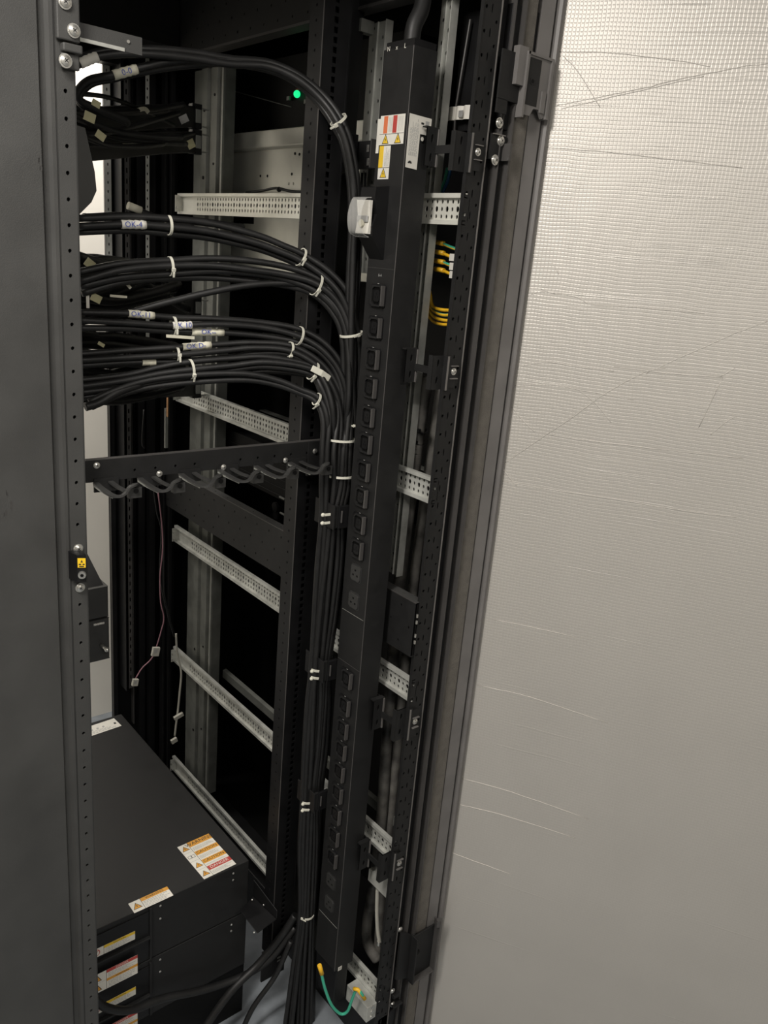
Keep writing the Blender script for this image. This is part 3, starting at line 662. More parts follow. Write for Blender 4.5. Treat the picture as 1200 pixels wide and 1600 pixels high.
tri(b, (PX0, 1.115, z0+0.008), -Y, Z, -X, 0.0085, YEL); tri(b, (PX0, 1.084, z0+0.008), -Y, Z, -X, 0.0085, YEL)
b.fbox((PX0, 0, 0), -Y, Z, -X, -1.138, -1.131, z0-0.012, z1-0.004, 0, 0.0003, PAPER)
pdu.part('danger_sticker', b, label='white sticker with red bars and two yellow triangles')
b = MB(); z2 = z0-0.0015; z3 = z0-0.034
b.fbox((PX0, 0, 0), -Y, Z, -X, -1.128, -1.100, z3-0.018, z2, 0, 0.0003, PAPER)
b.fbox((PX0, 0, 0), -Y, Z, -X, -1.128, -1.117, z3, z2, 0.0003, 0.0004, YEL); lines(b, (PX0, 0, 0), Z, Y, -X, z3+0.002, z2-0.002, 1.102, 1.114, 4)
b.fbox((PX0, 0, 0), -Y, Z, -X, -1.128, -1.100, z3-0.0008, z3, 0.0003, 0.0004, INK)
tri(b, (PX0, 1.114, z3-0.009), -Y, Z, -X, 0.0085, YEL)
pdu.part('warning_sticker', b, label='narrow yellow and white warning sticker')
b = MB(); zA = PY(645, 178, PYF).z; zB = PY(638, 262, PYF).z
b.prism([(0.9075, zB), (0.932, zB-0.001), (0.9325, zB+0.052), (0.9545, zB+0.052), (0.9545, zA-0.001), (0.9075, zA)], (0, PYF-0.0008, 0), X, Z, -Y, 0, 0.0003, PAPER)
lines(b, (0, PYF-0.0008, 0), Z, -X, -Y, zB+0.018, zA-0.003, -0.929, -0.911, 9)
b.fbox((0, PYF-0.0008, 0), X, Z, -Y, 0.942, 0.950, zA-0.014, zA-0.006, 0.0003, 0.0004, GREYINK); b.fbox((0, PYF-0.0008, 0), X, Z, -Y, 0.933, 0.939, zA-0.012, zA-0.009, 0.0003, 0.0004, INK)
b.cyl((0.9375, PYF-0.001, zA-0.033), -Y, 0.0042, 0.0004, INK); b.cyl((0.9375, PYF-0.0015, zA-0.033), -Y, 0.0031, 0.0002, PAPER)
for k in range(7): 
    a_ = PI*(0.12+0.76*k/6); b.prism([(0, 0.0008), (0.0009, 0.0035), (0, 0.0052), (-0.0009, 0.0035)], (0.916, PYF-0.0011, zB+0.006), X*math.cos(a_-PI/2)+Z*math.sin(a_-PI/2), -X*math.sin(a_-PI/2)+Z*math.cos(a_-PI/2), -Y, 0, 0.0001, INK)
pdu.part('rating_sticker', b, label='white rating sticker with a small petal mark')
b = MB(); b.box(PX0+0.002, PX1-0.002, PYF+0.002, PYB-0.004, 2.065, 2.075, BLACK2)
b.tube(crom([(0.93, 1.10, 2.07), (0.932, 1.10, 2.10), (0.945, 1.10, 2.13), (0.955, 1.11, 2.18), (0.955, 1.12, 2.28)], 6), 0.013, RUBBER, 14)
pdu.part('inlet_cord', b)
b = MB(); p = PY(531, 1513, PYF-0.0006); b.fbox((p.x, PYF-0.0006, p.z), X, Z, -Y, -0.005, 0.005, -0.005, 0.005, 0, 0.0004, PAPER); b.fbox((p.x, PYF-0.001, p.z), X, Z, -Y, -0.002, 0.002, -0.002, 0.002, 0, 0.0002, GREYINK); pdu.part('earth_sticker', b)
b = MB(); b.box(0.915, 0.948, 1.07, 1.13, 0.15, 0.253, BLACK2); pdu.part('lower_mount', b, 0.002)

# ------------------------------------------------------------------ cables from the left, round the corner and down
# cross-section of the falling bundle: (pixel height, pixel centre, half width)
fall = [(705, 531, 27), (760, 529, 26), (805, 522, 20), (870, 517, 22), (950, 509, 20), (1040, 500, 15), (1100, 497, 17), (1170, 493, 17), (1245, 487, 14), (1330, 484, 16), (1430, 480, 13), (1520, 473, 19), (1615, 466, 25)]
YB = 1.172
def spine_pts(L): return [PY(a, b_, c) for a, b_, c in L]
spines = {
 'top': [(118, 97, 1.34), (160, 84, 1.33), (230, 82, 1.31), (300, 87, 1.30), (360, 95, 1.29), (420, 100, 1.275), (468, 123, 1.25), (506, 156, 1.225), (531, 190, 1.20), (546, 228, 1.19), (556, 290, 1.185), (558, 360, 1.185), (553, 440, 1.185), (551, 540, 1.18)],
 'loop': [(200, 190, 1.40), (150, 170, 1.38), (127, 160, 1.37), (123, 146, 1.36), (142, 128, 1.35), (178, 119, 1.34), (215, 109, 1.33), (262, 100, 1.32), (310, 97, 1.31), (360, 97, 1.30), (420, 106, 1.285), (462, 123, 1.26), (500, 157, 1.235), (525, 196, 1.21), (540, 230, 1.195), (550, 290, 1.19), (552, 360, 1.185), (548, 440, 1.185), (546, 540, 1.18)],
 'a': [(122, 348, 1.32), (200, 347, 1.31), (264, 351, 1.30), (330, 357, 1.29), (400, 373, 1.27), (440, 389, 1.255), (472, 405, 1.24), (510, 431, 1.215), (538, 462, 1.195), (553, 508, 1.185), (556, 570, 1.18), (551, 640, 1.175)],
 'b': [(122, 435, 1.32), (190, 419, 1.31), (265, 413, 1.30), (330, 411, 1.285), (390, 416, 1.265), (450, 426, 1.245), (496, 442, 1.22), (530, 472, 1.20), (548, 516, 1.185), (552, 580, 1.18), (548, 640, 1.175)],
 'c': [(122, 504, 1.34), (200, 490, 1.33), (270, 471, 1.31), (330, 455, 1.29), (390, 444, 1.27), (450, 443, 1.25), (492, 453, 1.225), (525, 482, 1.20), (542, 524, 1.185), (546, 580, 1.175), (543, 640, 1.17)],
 'd': [(122, 500, 1.32), (200, 503, 1.31), (270, 508, 1.30), (340, 508, 1.28), (410, 513, 1.26), (467, 525, 1.235), (508, 549, 1.21), (535, 590, 1.19), (543, 640, 1.18)],
 'e': [(122, 562, 1.33), (200, 556, 1.32), (275, 553, 1.30), (350, 548, 1.28), (400, 544, 1.26), (453, 547, 1.235), (496, 570, 1.21), (522, 608, 1.19), (532, 650, 1.18)],
 'f': [(122, 602, 1.32), (200, 593, 1.31), (250, 583, 1.30), (298, 575, 1.285), (360, 568, 1.265), (420, 564, 1.24), (487, 577, 1.21), (510, 602, 1.19), (522, 645, 1.175)],
 'g': [(140, 630, 1.31), (180, 614, 1.305), (230, 600, 1.30), (300, 590, 1.28), (380, 586, 1.25), (430, 595, 1.23), (468, 611, 1.21), (496, 625, 1.19), (509, 655, 1.175)],
}
names = {'top': 'uppermost pair arching over the cabinet', 'loop': 'uppermost group with a loop at its left end', 'a': 'upper group below the galvanised rail',
 'b': 'group of cables in the second fan from the pale rail', 'c': 'lone cable rising across the fans', 'd': 'middle fan under the blue marked tag',
 'e': 'short-tied fan in the middle of the lower group', 'f': 'lowest thick fan of cables', 'g': 'lowest cables sagging beneath the fans'}
# (spine, offset across px, offset in depth m, slot u in the falling bundle, slot depth v)
specs = [('top', -4, 0.006, 0.95, 1.0), ('top', 4, 0.000, 0.85, -0.6), ('loop', -3, -0.004, 0.72, 0.5), ('loop', 4, 0.006, 0.60, 1.0),
 ('a', -8, 0.0, 0.90, 0.2), ('a', 5, -0.003, 0.66, -1.0), ('a', 15, 0.008, 0.50, 1.0),
 ('b', -8, 0.002, 0.44, -0.2), ('b', 4, -0.004, 0.40, -1.0), ('b', 14, 0.004, 0.26, 0.6), ('b', 24, 0.012, 0.30, 1.2),
 ('c', 0, 0.0, 0.15, 1.0),
 ('d', -12, 0.004, 0.14, 0.0), ('d', 0, -0.003, 0.12, -1.0), ('d', 12, 0.004, 0.0, 0.6),
 ('e', -10, 0.004, -0.12, 1.0), ('e', 1, -0.003, -0.14, -0.4), ('e', 11, 0.004, -0.28, 0.4),
 ('f', -9, 0.004, -0.36, -0.8), ('f', 2, -0.004, -0.50, 0.4), ('f', 13, 0.002, -0.64, -0.4), ('f', 20, 0.010, -0.70, 1.0),
 ('g', -4, 0.0, -0.82, 0.3), ('g', 7, 0.004, -0.96, 0.0)]
tags = { # cable index -> (pixel x range, material, writing, ink)
 1: (120, 157, 'grey', ''), 2: (175, 218, 'cream', '0-0'), 4: (0, 0, '', ''), 5: (182, 227, 'paper', 'OK-4'),
 12: (200, 240, 'cream', 'OK-11'), 13: (266, 304, 'blue', '0K 10'), 14: (300, 356, 'cream', 'OK--'), 15: (277, 330, 'cream', 'OK D-'), 17: (216, 250, 'cream', '')}
positions = ['', 'second', 'third', 'fourth']
cnt = {}
cable_paths = []
for ci, (sp, du, dv, u, v) in enumerate(specs):
    L = spines[sp]; pts = []
    nL = len(L)
    ph = random.uniform(0, 6)
    for i, (px, py, yy) in enumerate(L):
        a = L[max(0, i-1)]; c = L[min(nL-1, i+1)]; tx, ty = c[0]-a[0], c[1]-a[1]; l = math.hypot(tx, ty); nx, ny = -ty/l, tx/l
        if sp == 'loop' and i < 4: nx, ny = 0.3, 0.7
        k = 1.0 if i < nL-3 else 0.8
        sq = 1.0-0.28*(i/(nL-1)); w2 = 1.6*math.sin(i*1.3+ph)
        pts.append(PY(px+nx*(du*sq*k+w2*0.5), py+ny*(du*sq*k+w2), yy+dv))
    for k, (py, cxx, hw) in enumerate(fall):
        last = L[-1][1]
        if py <= last+35: continue
        uu = u+0.10*math.sin(k*0.9+ci*2.1)
        uu = max(-1.02, min(1.02, uu))
        pts.append(PY(cxx+uu*hw, py+0, YB+v*0.012))
    P = crom(pts, 7); cable_paths.append(P)
    r = 0.0060 if sp in ('top', 'loop') else 0.0056 if sp in ('a', 'b', 'c') else 0.0052
    side = cnt.get(sp, 0); cnt[sp] = side+1
    order = ['topmost', 'second', 'third', 'lowest'][side]
    tg = {1: ', wearing a grey tag', 2: ', wearing a crumpled cream tag', 5: ', wearing a white tag', 12: ', with the leftmost cream tag', 13: ', with a blue marked tag', 14: ', wearing a long cream tag', 15: ', wearing a rolled cream tag', 17: ', with a short cream tag'}.get(ci, '')
    lab = {'c': 'lone thick black cable slanting up across the second fan'}.get(sp, '%s black cable of the %s%s' % (order, {'top': 'highest arch', 'loop': 'looped bunch', 'a': 'fan under the top rail', 'b': 'second fan', 'd': 'middle fan', 'c': '', 'e': 'short fan below the middle', 'f': 'lowest main fan', 'g': 'sagging pair below all fans'}[sp], tg))
    ct = Thing('power_cable', P[0], lab, 'cable', 'black power cables sweeping across the cabinet')
    ct.part('cable_sheath', MB().tube(P, r, RUBBER, 12))
    if ci in tags and tags[ci][1]:
        x0, x1, mk, wr = tags[ci]
        def pxof(p):
            v_ = p-EYE; cc = [sum(RW[i][j]*v_[i] for i in range(3)) for j in range(3)]; return 600+FOC*cc[0]/cc[2]
        st = 20 if sp == 'loop' else 0
        seg = [p for k, p in enumerate(P) if k > st and x0-2 <= pxof(p) <= x1+2 and k < 70]
        if len(seg) > 1:
            a, c = seg[0], seg[-1]
            nS = 8; sg = [a.lerp(c, t/nS) for t in range(nS+1)]
            # follow the cable more closely
            sg = [min(P[:90], key=lambda q: (q-s_).length).lerp(s_, 0.5) for s_ in sg]
            mt = {'grey': PAPER, 'cream': CREAM, 'paper': PAPER, 'blue': PAPER}[mk]
            b = MB().tube(sg, lambda t: r+0.0011+0.0005*math.sin(t*23), mt, 14)
            if wr:
                mid = (sg[3]+sg[5])/2; Dv = (sg[-1]-sg[0]).normalized(); Nv = (EYE-mid).normalized(); Nv = (Nv-Dv*Nv.dot(Dv)).normalized(); Vv = Nv.cross(Dv)
                if Vv.z < 0: Vv = -Vv
                b.text(wr, mid+Nv*(r+0.0022), Dv, Vv, 0.012, BLUEINK)
            ct.part('cable_tag', b, label='paper tag with blue handwriting' if wr else 'blank paper tag')
# extra loose tag plate
b = MB(); a = PY(260, 525, 1.285); c = PY(304, 528, 1.28); D = (c-a).normalized(); b.fbox(a, D, Z, Y, 0, (c-a).length, -0.0025, 0.0025, 0, 0.001, CREAM)
solo('loose_tag', b, a, 'thin cream paper tag edge between the middle cable fans', 'tag')

# ------------------------------------------------------------------ white cable ties
def tie(center, tangent, ra, rb, label, head=0.0, m=TIE, tail=0.012, wd=0.0022, group='white nylon cable ties'):
    T = tangent.normalized(); Nv = (EYE-center).normalized(); Nv = (Nv-T*Nv.dot(T)).normalized(); S = T.cross(Nv)
    K = 28; ring_ = [center+S*(ra*math.cos(2*PI*k/K))+Nv*(rb*math.sin(2*PI*k/K)) for k in range(K+1)]
    t = Thing('cable_tie', center, label, 'cable tie', group)
    b = MB(); b.tube(ring_, 0.001, m, flat=(wd, 0.0006), up=S, cap=False); t.part('strap', b)
    hp = center+S*(ra*math.cos(head))+Nv*(rb*math.sin(head)+0.001); out = (S*math.cos(head)*0.9+Nv*math.sin(head)).normalized(); tn = T.cross(out).normalized()
    b = MB(); b.fbox(hp, T, tn, out, -wd*1.35, wd*1.35, -0.0028, 0.0028, -0.0014, 0.003, m)
    b.tube([hp+out*0.001, hp+out*0.003+tn*tail*0.4, hp+out*0.003+tn*tail], 0.001, m, flat=(wd*0.8, 0.0005), up=out)
    t.part('locking_head', b, 0.0008); return t
pxm = 0.00088
def tiepx(px, py, y, ang, half_px, label, head=1.2, **k):      # ang: direction of the cables in the picture
    c = PY(px, py, y); c2 = PY(px+10*math.cos(ang), py+10*math.sin(ang), y); return tie(c, c2-c, half_px*pxm, half_px*pxm*0.75, label, head, **k)
D = math.radians
tiepx(529, 188, 1.203, D(58), 17, 'white tie round the highest cable arch near the green light', 1.1)
tiepx(264, 352, 1.300, D(2), 17, 'white tie at the left end of the fan below the galvanised rail', -2.2, tail=0.006)
tiepx(470, 402, 1.242, D(30), 18, 'slanted white tie right below the lower edge of the pale sheet', 1.6)
tiepx(266, 416, 1.300, D(0), 17, 'white tie on the second fan straight below another short tie', 1.2)
tiepx(494, 444, 1.222, D(25), 23, 'large white tie on the second fan at its bend', 1.2)
tiepx(549, 522, 1.184, D(82), 24, 'curved white tie on the bend beside the second socket', 2.2)
tiepx(271, 510, 1.300, D(3), 18, 'white tie under the blue marked tag', 1.5)
tiepx(467, 525, 1.236, D(18), 19, 'bright white tie on the middle fan', -0.2)
tiepx(276, 554, 1.302, D(0), 15, 'yellowish tie below the rolled cream tag', 1.5)
tiepx(453, 546, 1.236, D(12), 15, 'small dim tie on the short fan', 0.6)
tiepx(298, 577, 1.286, D(-5), 19, 'white tie on the lowest main fan near the left', 0.9)
t = tiepx(489, 580, 1.210, D(30), 19, 'white tie with a wide flag on the lowest main fan', 1.2)
b = MB(); a = PY(487, 575, 1.195); c = PY(515, 592, 1.19); b.tube([a, a.lerp(c, 0.5)+Vector((0, -0.003, 0.001)), c], 0.0055, TIE, flat=(0.0058, 0.001), up=-Y); t.part('flag', b, 0.001, label='blank white marker flag')
tiepx(495, 624, 1.190, D(28), 13, 'small white tie on the sagging lower cables', 0.9)
def vtie(py, label, head=2.7, ra=None, **k):
    for i in range(len(fall)-1):
        if fall[i][0] <= py <= fall[i+1][0]:
            f = (py-fall[i][0])/(fall[i+1][0]-fall[i][0]); cxx = fall[i][1]*(1-f)+fall[i+1][1]*f; hw = fall[i][2]*(1-f)+fall[i+1][2]*f; break
    else: cxx, hw = fall[0][1], fall[0][2]
    c = PY(cxx, py, YB); return tie(c, Vector((0.0, 0.0, 1)), (hw+6)*pxm, 0.022, label, head, **k)
vtie(686, 'long white tie across the falling bundle above the ring bar end', 2.9, wd=0.0020)
vtie(742, 'long white tie across the falling bundle below the ring bar', 2.7)
vtie(1425, 'white tie low on the bundle next to the floor boxes', 2.2)
c = PY(557, 664, 1.165); tie(c, Z, 0.010, 0.01, 'short white tie on the edge of the bundle by the power strip', 2.6)
# black bundle clips with white tie heads
for k, (px, py, nm) in enumerate(((520, 806, 'upper'), (503, 1046, 'middle'), (489, 1250, 'lowest'))):
    c = PY(px, py, 1.15)
    t = Thing('bundle_clip', c, '%s black plastic clip clasping the falling cables behind the power strip' % nm, 'clip', None)
    b = MB(); b.box(c.x-0.005, c.x+0.006, 1.140, 1.145, c.z-0.022, c.z+0.022, BLACK); b.box(c.x-0.006, c.x-0.004, 1.137, 1.20, c.z-0.024, c.z+0.024, BLACK2)
    b.box(c.x+0.006, c.x+0.030, 1.1385, 1.145, c.z-0.024, c.z+0.02, BLACK2); b.box(c.x+0.010, c.x+0.013, 1.136, 1.139, c.z-0.012, c.z+0.012, TRIM)
    t.part('clip_body', b, 0.001)
    for dz in ((0.008, -0.008)):
        h = PY(px-12, py, 1.138); b = MB(); b.ball((h.x-0.002, 1.142, c.z+dz), 0.0042, TIE, 12, (1, 0.8, 0.9)); b.tube([(h.x-0.004, 1.142, c.z+dz+(0.004 if k else 0)), (h.x+0.004, 1.140, c.z+dz), (h.x+0.013, 1.139, c.z+dz-(0.003 if k else 0))], 0.002, TIE, flat=(0.0024, 0.001), up=-Y)
        t.part('tie_head', b, 0.0006, label='white tie head')

# ------------------------------------------------------------------ floor boxes
def floor_box(z0, z1, lab):
    t = Thing('battery_unit', (0.6, 1.6, z0), lab, 'equipment box', 'black steel boxes at the bottom of the cabinet')
    b = MB(); b.box(0.30, 0.812, 1.282, 1.995, z0+0.001, z1, BLACK); t.part('casing', b, 0.0015)
    b = MB(); b.box(0.445, 0.575, 1.2795, 1.2815, z0+0.01, z1-0.013, BLACK2); b.box(0.575, 0.580, 1.276, 1.2815, z0+0.005, z1-0.004, BLACK)
    b.box(0.445, 0.575, 1.272, 1.2815, z0+0.062, z0+0.066, BLACK); t.part('rear_recess', b, 0.0008)
    for i, (x, dz) in enumerate(((0.60, -0.012), (0.772, -0.015), (0.772, -0.033), (0.60, -0.045))):
        t.part('screw', bolt((x, 1.2812, z1+dz), -Y, 0.0026, washer=False))
    return t
def sticker(t, O, U, V, N, w_, h_, bands, tris, name='warning_sticker', lab=None, split=0.28, texts=()):
    b = MB(); O = Vector(O); b.fbox(O, U, V, N, 0, w_, 0, h_, 0, 0.0003, PAPER)
    b.fbox(O, U, V, N, w_*split, w_*split+0.0008, 0, h_, 0.0003, 0.0004, INK)
    for (v0, v1, m, tx) in bands:
        b.fbox(O, U, V, N, w_*split+0.001, w_, h_*v0, h_*v1, 0.0003, 0.0004, m)
        if tx: b.text(tx, O+U*(w_*(split+1)/2)+V*h_*(v0+v1)/2+N*0.0006, U, V, h_*(v1-v0)*0.85, INK if m is not RED else PAPER)
    bs = sorted([(v0, v1) for v0, v1, _, _ in bands]); 
    edges = [0]+[e for p in bs for e in p]+[1]
    for i in range(0, len(edges), 2):
        if edges[i+1]-edges[i] > 0.08: lines(b, O, U, V, N, w_*(split+0.04), w_*0.97, h_*(edges[i]+0.03), h_*(edges[i+1]-0.03), max(2, int((edges[i+1]-edges[i])*h_/0.0035)))
    n = len(tris)
    for i, k in enumerate(tris):
        cpt = O+U*w_*split/2+V*h_*(i+0.5)/n; s_ = min(w_*split, h_/n)*0.40
        if i: b.fbox(O, U, V, N, 0, w_*split, h_*i/n-0.0003, h_*i/n+0.0003, 0.0003, 0.0004, GREYINK)
        if k == 't': tri(b, cpt, U, V, N, s_, ORANGE)
        elif k == 'b':
            for sgn in (-1, 1): b.fbox(cpt, U, V, N, min(0, sgn*s_*0.9), max(0, sgn*s_*0.9), -s_*0.5, s_*0.5, 0.0003, 0.0004, INK); b.fbox(cpt, U, V, N, min(sgn*s_*.1, sgn*s_*0.8), max(sgn*s_*.1, sgn*s_*0.8), -s_*0.4, s_*0.4, 0.0004, 0.0005, PAPER)
        else:
            b.cyl(cpt+N*0.0003, N, s_, 0.0001, RED, 20); b.cyl(cpt+N*0.0004, N, s_*0.8, 0.0001, PAPER, 20)
            b.fbox(cpt, U, V, N, -s_*0.1, s_*0.1, -s_*0.8, s_*0.8, 0.0005, 0.0006, INK); Dg = (U+V).normalized(); b.fbox(cpt, Dg, N.cross(Dg), N, -s_*0.85, s_*0.85, -s_*0.08, s_*0.08, 0.0006, 0.0007, RED)
    t.part(name, b, label=lab)
ZT = 0.44
u1 = floor_box(0.300, ZT, 'black battery box with four stickers, topmost of the stack at the cabinet bottom')
u2 = floor_box(0.145, 0.298, 'lower black battery box under the stickered one, near the floor')
b = MB(); b.box(0.30, 0.812, 1.285, 1.995, 0.0, 0.143, DEEP); u2.part('plinth', b)
# top stickers: corners read off the photograph on the plane of the lid
Z1 = ZT+0.0003
a = PZ(319, 1374, Z1); c = PZ(369, 1350, Z1); d = PZ(275, 1325, Z1)
U = (c-a).normalized(); V = (d-a); V = (V-U*V.dot(U)).normalized()
wL = (c-a).length; hL = (d-a).length
sticker(u1, a, U, V, Z, wL, hL, [(0.86, 1.0, ORANGE, 'WARNING'), (0.60, 0.71, ORANGE, 'CAUTION'), (0.34, 0.45, ORANGE, 'CAUTION'), (0.14, 0.25, RED, 'DANGER')], ['t', 't', 'b', 't'], 'caution_sheet', 'large sticker with three orange bands and one red band')
a = PZ(210, 1427, Z1); c = PZ(271, 1399, Z1); d = PZ(201, 1413, Z1)
U = (c-a).normalized(); V = (d-a); V = (V-U*V.dot(U)).normalized(); 
sticker(u1, a, U, V, Z, (c-a).length, max(0.02, (d-a).length*1.05), [(0.68, 1.0, ORANGE, 'WARNING')], ['t'], 'warning_sticker', 'small orange and white sticker on the lid')
a = PZ(146, 1149, Z1); c = PZ(190, 1134, Z1); d = PZ(183, 1121, Z1)
b = MB(); U = (c-a).normalized(); V = (d-c); V = (V-U*V.dot(U)).normalized(); wq = (c-a).length
b.fbox(a, U, V, Z, -0.03, wq, 0, (d-c).length, 0, 0.0003, PAPER)
lines(b, a, U, V, Z, -0.02, wq-0.012, 0.004, 0.02, 3); b.fbox(a, U, V, Z, wq-0.012, wq-0.006, 0.018, 0.026, 0.0003, 0.0004, INK)
for k in range(3): b.fbox(a, U, V, Z, wq*0.2*k+0.004, wq*0.2*k+0.010, 0.022, 0.028, 0.0003, 0.0004, GREYINK)
u1.part('rating_label', b, label='white rating label at the far end of the lid')
def front_st(t, px0, py0, px1, py1, hh, *args, yy=1.2790, **k):
    a = PY(px0, py0, yy); c = PY(px1, py1, yy); sticker(t, (a.x, yy, a.z), X, Z, -Y, c.x-a.x, hh, *args, **k)
front_st(u1, 138, 1502, 211, 1467, 0.021, [(0.68, 1.0, YEL, 'CAUTION')], ['n'], lab='sticker with a prohibition sign', split=0.32)
front_st(u1, 138, 1559, 215, 1526, 0.048, [(0.84, 1.0, RED, 'DANGER'), (0.40, 0.54, ORANGE, 'WARNING')], ['t', 't'], name='danger_sticker', lab='white sticker with a red and an orange band', split=0.36, yy=1.2712)
front_st(u2, 138, 1592, 212, 1553, 0.021, [(0.68, 1.0, YEL, 'CAUTION')], ['n'], lab='sticker with a prohibition sign', split=0.32)
front_st(u2, 138, 1648, 215, 1612, 0.048, [(0.84, 1.0, RED, 'DANGER'), (0.40, 0.54, ORANGE, 'WARNING')], ['t', 't'], name='danger_sticker', lab='white sticker with a red and an orange band', split=0.36, yy=1.2712)
# shiny angle bracket beside the boxes
b = MB(); a = PY(374, 1421, 1.262); c = PY(432, 1441, 1.215)
z = 0.335; A = PZ(376, 1424, z); B = PZ(402, 1458, z); Cc = PZ(432, 1436, z); Dd = PZ(395, 1400, z)
b.add([A, B, Cc, Dd, A-Z*0.002, B-Z*0.002, Cc-Z*0.002, Dd-Z*0.002], [(0, 1, 2, 3), (7, 6, 5, 4), (0, 4, 5, 1), (1, 5, 6, 2), (2, 6, 7, 3), (3, 7, 4, 0)], BLACK2)
b.add([Dd, Cc, Cc+Z*0.022, Dd+Z*0.045, Dd+X*0.002, Cc+X*0.002, Cc+X*0.002+Z*0.022, Dd+X*0.002+Z*0.045], [(3, 2, 1, 0), (4, 5, 6, 7), (0, 1, 5, 4), (2, 3, 7, 6), (1, 2, 6, 5), (3, 0, 4, 7)], BLACK2)
t = Thing('angle_bracket', A, 'glossy black angle bracket beside the stickered battery box', 'bracket'); t.part('bracket_plate', b, 0.001)
for (px, py) in ((394, 1406), (412, 1414), (430, 1424), (397, 1457)): t.part('rivet', MB().ball(PZ(px, py, z+0.004), 0.0022, ZINC))

# thick black flexible hoses at the bottom
hs = [('wide black flexible cable curving down beside the boxes to the floor', [(462, 1430, 1.20), (440, 1462, 1.215), (405, 1505, 1.23), (360, 1550, 1.235), (310, 1620, 1.24)], 0.009),
      ('black cable crossing in front of the lower battery box', [(462, 1448, 1.20), (425, 1495, 1.22), (380, 1525, 1.24), (320, 1546, 1.25), (255, 1560, 1.255), (205, 1578, 1.25), (165, 1574, 1.25), (140, 1552, 1.25)], 0.0085),
      ('thin black cable along the floor edge in front of the boxes', [(455, 1470, 1.19), (430, 1525, 1.2), (395, 1575, 1.21), (370, 1630, 1.21)], 0.006)]
for lab, L, r in hs: solo('floor_cable', MB().tube(crom([PY(*q) for q in L], 8), r, RUBBER, 12), PY(*L[0]), lab, 'cable')
# small black bracket with slots near the floor
b = MB(); p = PY(430, 1500, 1.26); b.box(p.x-0.03, p.x+0.035, 1.27, 1.275, p.z-0.06, p.z+0.03, BLACK)
for k in range(4): b.box(p.x+0.012, p.x+0.022, 1.268, 1.27, p.z-0.022+k*0.010, p.z-0.017+k*0.010, GALVD)
cab.part('foot_plate', b, 0.001)

# ------------------------------------------------------------------ neighbouring bay seen through the side
nb = Thing('neighbour_casing', (1.2, 1.6, 1.7), 'bare galvanised equipment casing seen through the upper side opening', 'equipment casing')
b = MB(); zt = 2.006; b.box(1.082, 1.20, 1.33, 2.035, 1.70, 1.968, GALVB)
b.prism([(1.070, zt), (1.070, zt-0.036), (1.076, zt-0.040), (1.20, zt-0.040), (1.20, zt)], (0, 0, 0), X, Z, Y, 1.33, 2.035, GALVB)
nb.part('casing', b, 0.002)
b = MB(); p0 = PX(366, 335, 1.081); p1 = PX(396, 350, 1.081)
b.box(1.0795, 1.0818, p1.y, p0.y, p1.z, p0.z, DEEP)
for px, py in ((407, 275), (418, 275), (456, 272), (451, 287), (458, 287), (461, 240), (468, 241), (475, 240), (478, 232)): b.cyl(PX(px, py, 1.0817), -X, 0.003, 0.0008, DEEP if py != 287 else PAPER)
nb.part('cut_outs', b)
b = MB(); b.tube(crom([PX(x, y, 1.06) for x, y in ((385, 301), (410, 298), (432, 294), (455, 299), (482, 300))], 6), 0.003, RUBBER, 8); b.ball(PX(436, 296, 1.06), 0.006, RUBBER)
nb.part('tied_lead', b, label='thin black lead along its lower edge')
nd = Thing('neighbour_device', (1.2, 1.6, 2.0), 'black device with a glowing green indicator behind the upper opening', 'network device')
b = MB(); b.box(1.10, 1.22, 1.31, 2.04, 2.008, 2.16, DEEP)
p0 = PX(360, 141, 1.098); p1 = PX(455, 167, 1.098); b.tube([p0, p1], 0.0012, GALVD, 6)
nd.part('casing', b, 0.002)
b = MB(); p = PX(464, 147, 1.095); b.ball(p, 0.0078, LED, 14); nd.part('indicator_light', b, label='round green light')
b = MB()
for px, py in ((452, 154), (479, 159)): q = PX(px, py, 1.095); b.fbox(q, Y, Z, -X, -0.005, 0.005, -0.004, 0.004, 0, 0.004, GALVD)
b.fbox(p, Y, Z, -X, -0.006, 0.006, 0.008, 0.011, -0.004, 0.0, RED); nd.part('terminal', b)
b = MB(); b.box(1.255, 1.27, 0.95, 2.16, 0.0, 2.30, DEEP); b.box(1.045, 1.255, 2.06, 2.145, 0.0, 2.30, DEEP)
b.box(1.165, 1.255, 1.028, 1.04, 0, 2.30, DEEP); b.box(0.99, 1.27, 1.03, 2.16, 2.301, 2.315, DEEP); b.box(1.092, 1.255, 1.03, 2.16, 0.0, 0.10, DEEP)
for z in (1.30, 1.52): b.box(1.235, 1.255, 1.2, 2.0, z, z+0.003, GALVD)
solo('neighbour_side_panel', b, (1.26, 1.5, 0), 'matt black side panel closing the view through the cabinet side', 'panel')
# dark equipment behind the middle openings
b = MB(); q0 = PX(345, 765, 1.06); q1 = PX(440, 800, 1.06)
b.box(1.05, 1.24, 1.3, 1.98, 1.17, 1.29, DEEP)
for k in range(5): b.box(1.048, 1.05, 1.3, 1.98, 1.18+0.02*k, 1.1815+0.02*k, BLACK)
p = PX(432, 792, 1.046); b.cyl(p, -X, 0.012, 0.006, BLACK2, 18); b.cyl(PX(432, 805, 1.046), -X, 0.010, 0.004, BLACK2, 18)
for px, py in ((442, 778), (443, 803)): q = PX(px, py, 1.046); b.fbox(q, Y, Z, -X, -0.012, 0.012, -0.002, 0.002, 0, 0.004, GALVD)
solo('black_drive_unit', b, (1.1, 1.6, 1.17), 'dark ribbed equipment unit behind the perforated crossbar', 'equipment', bev=0.001)

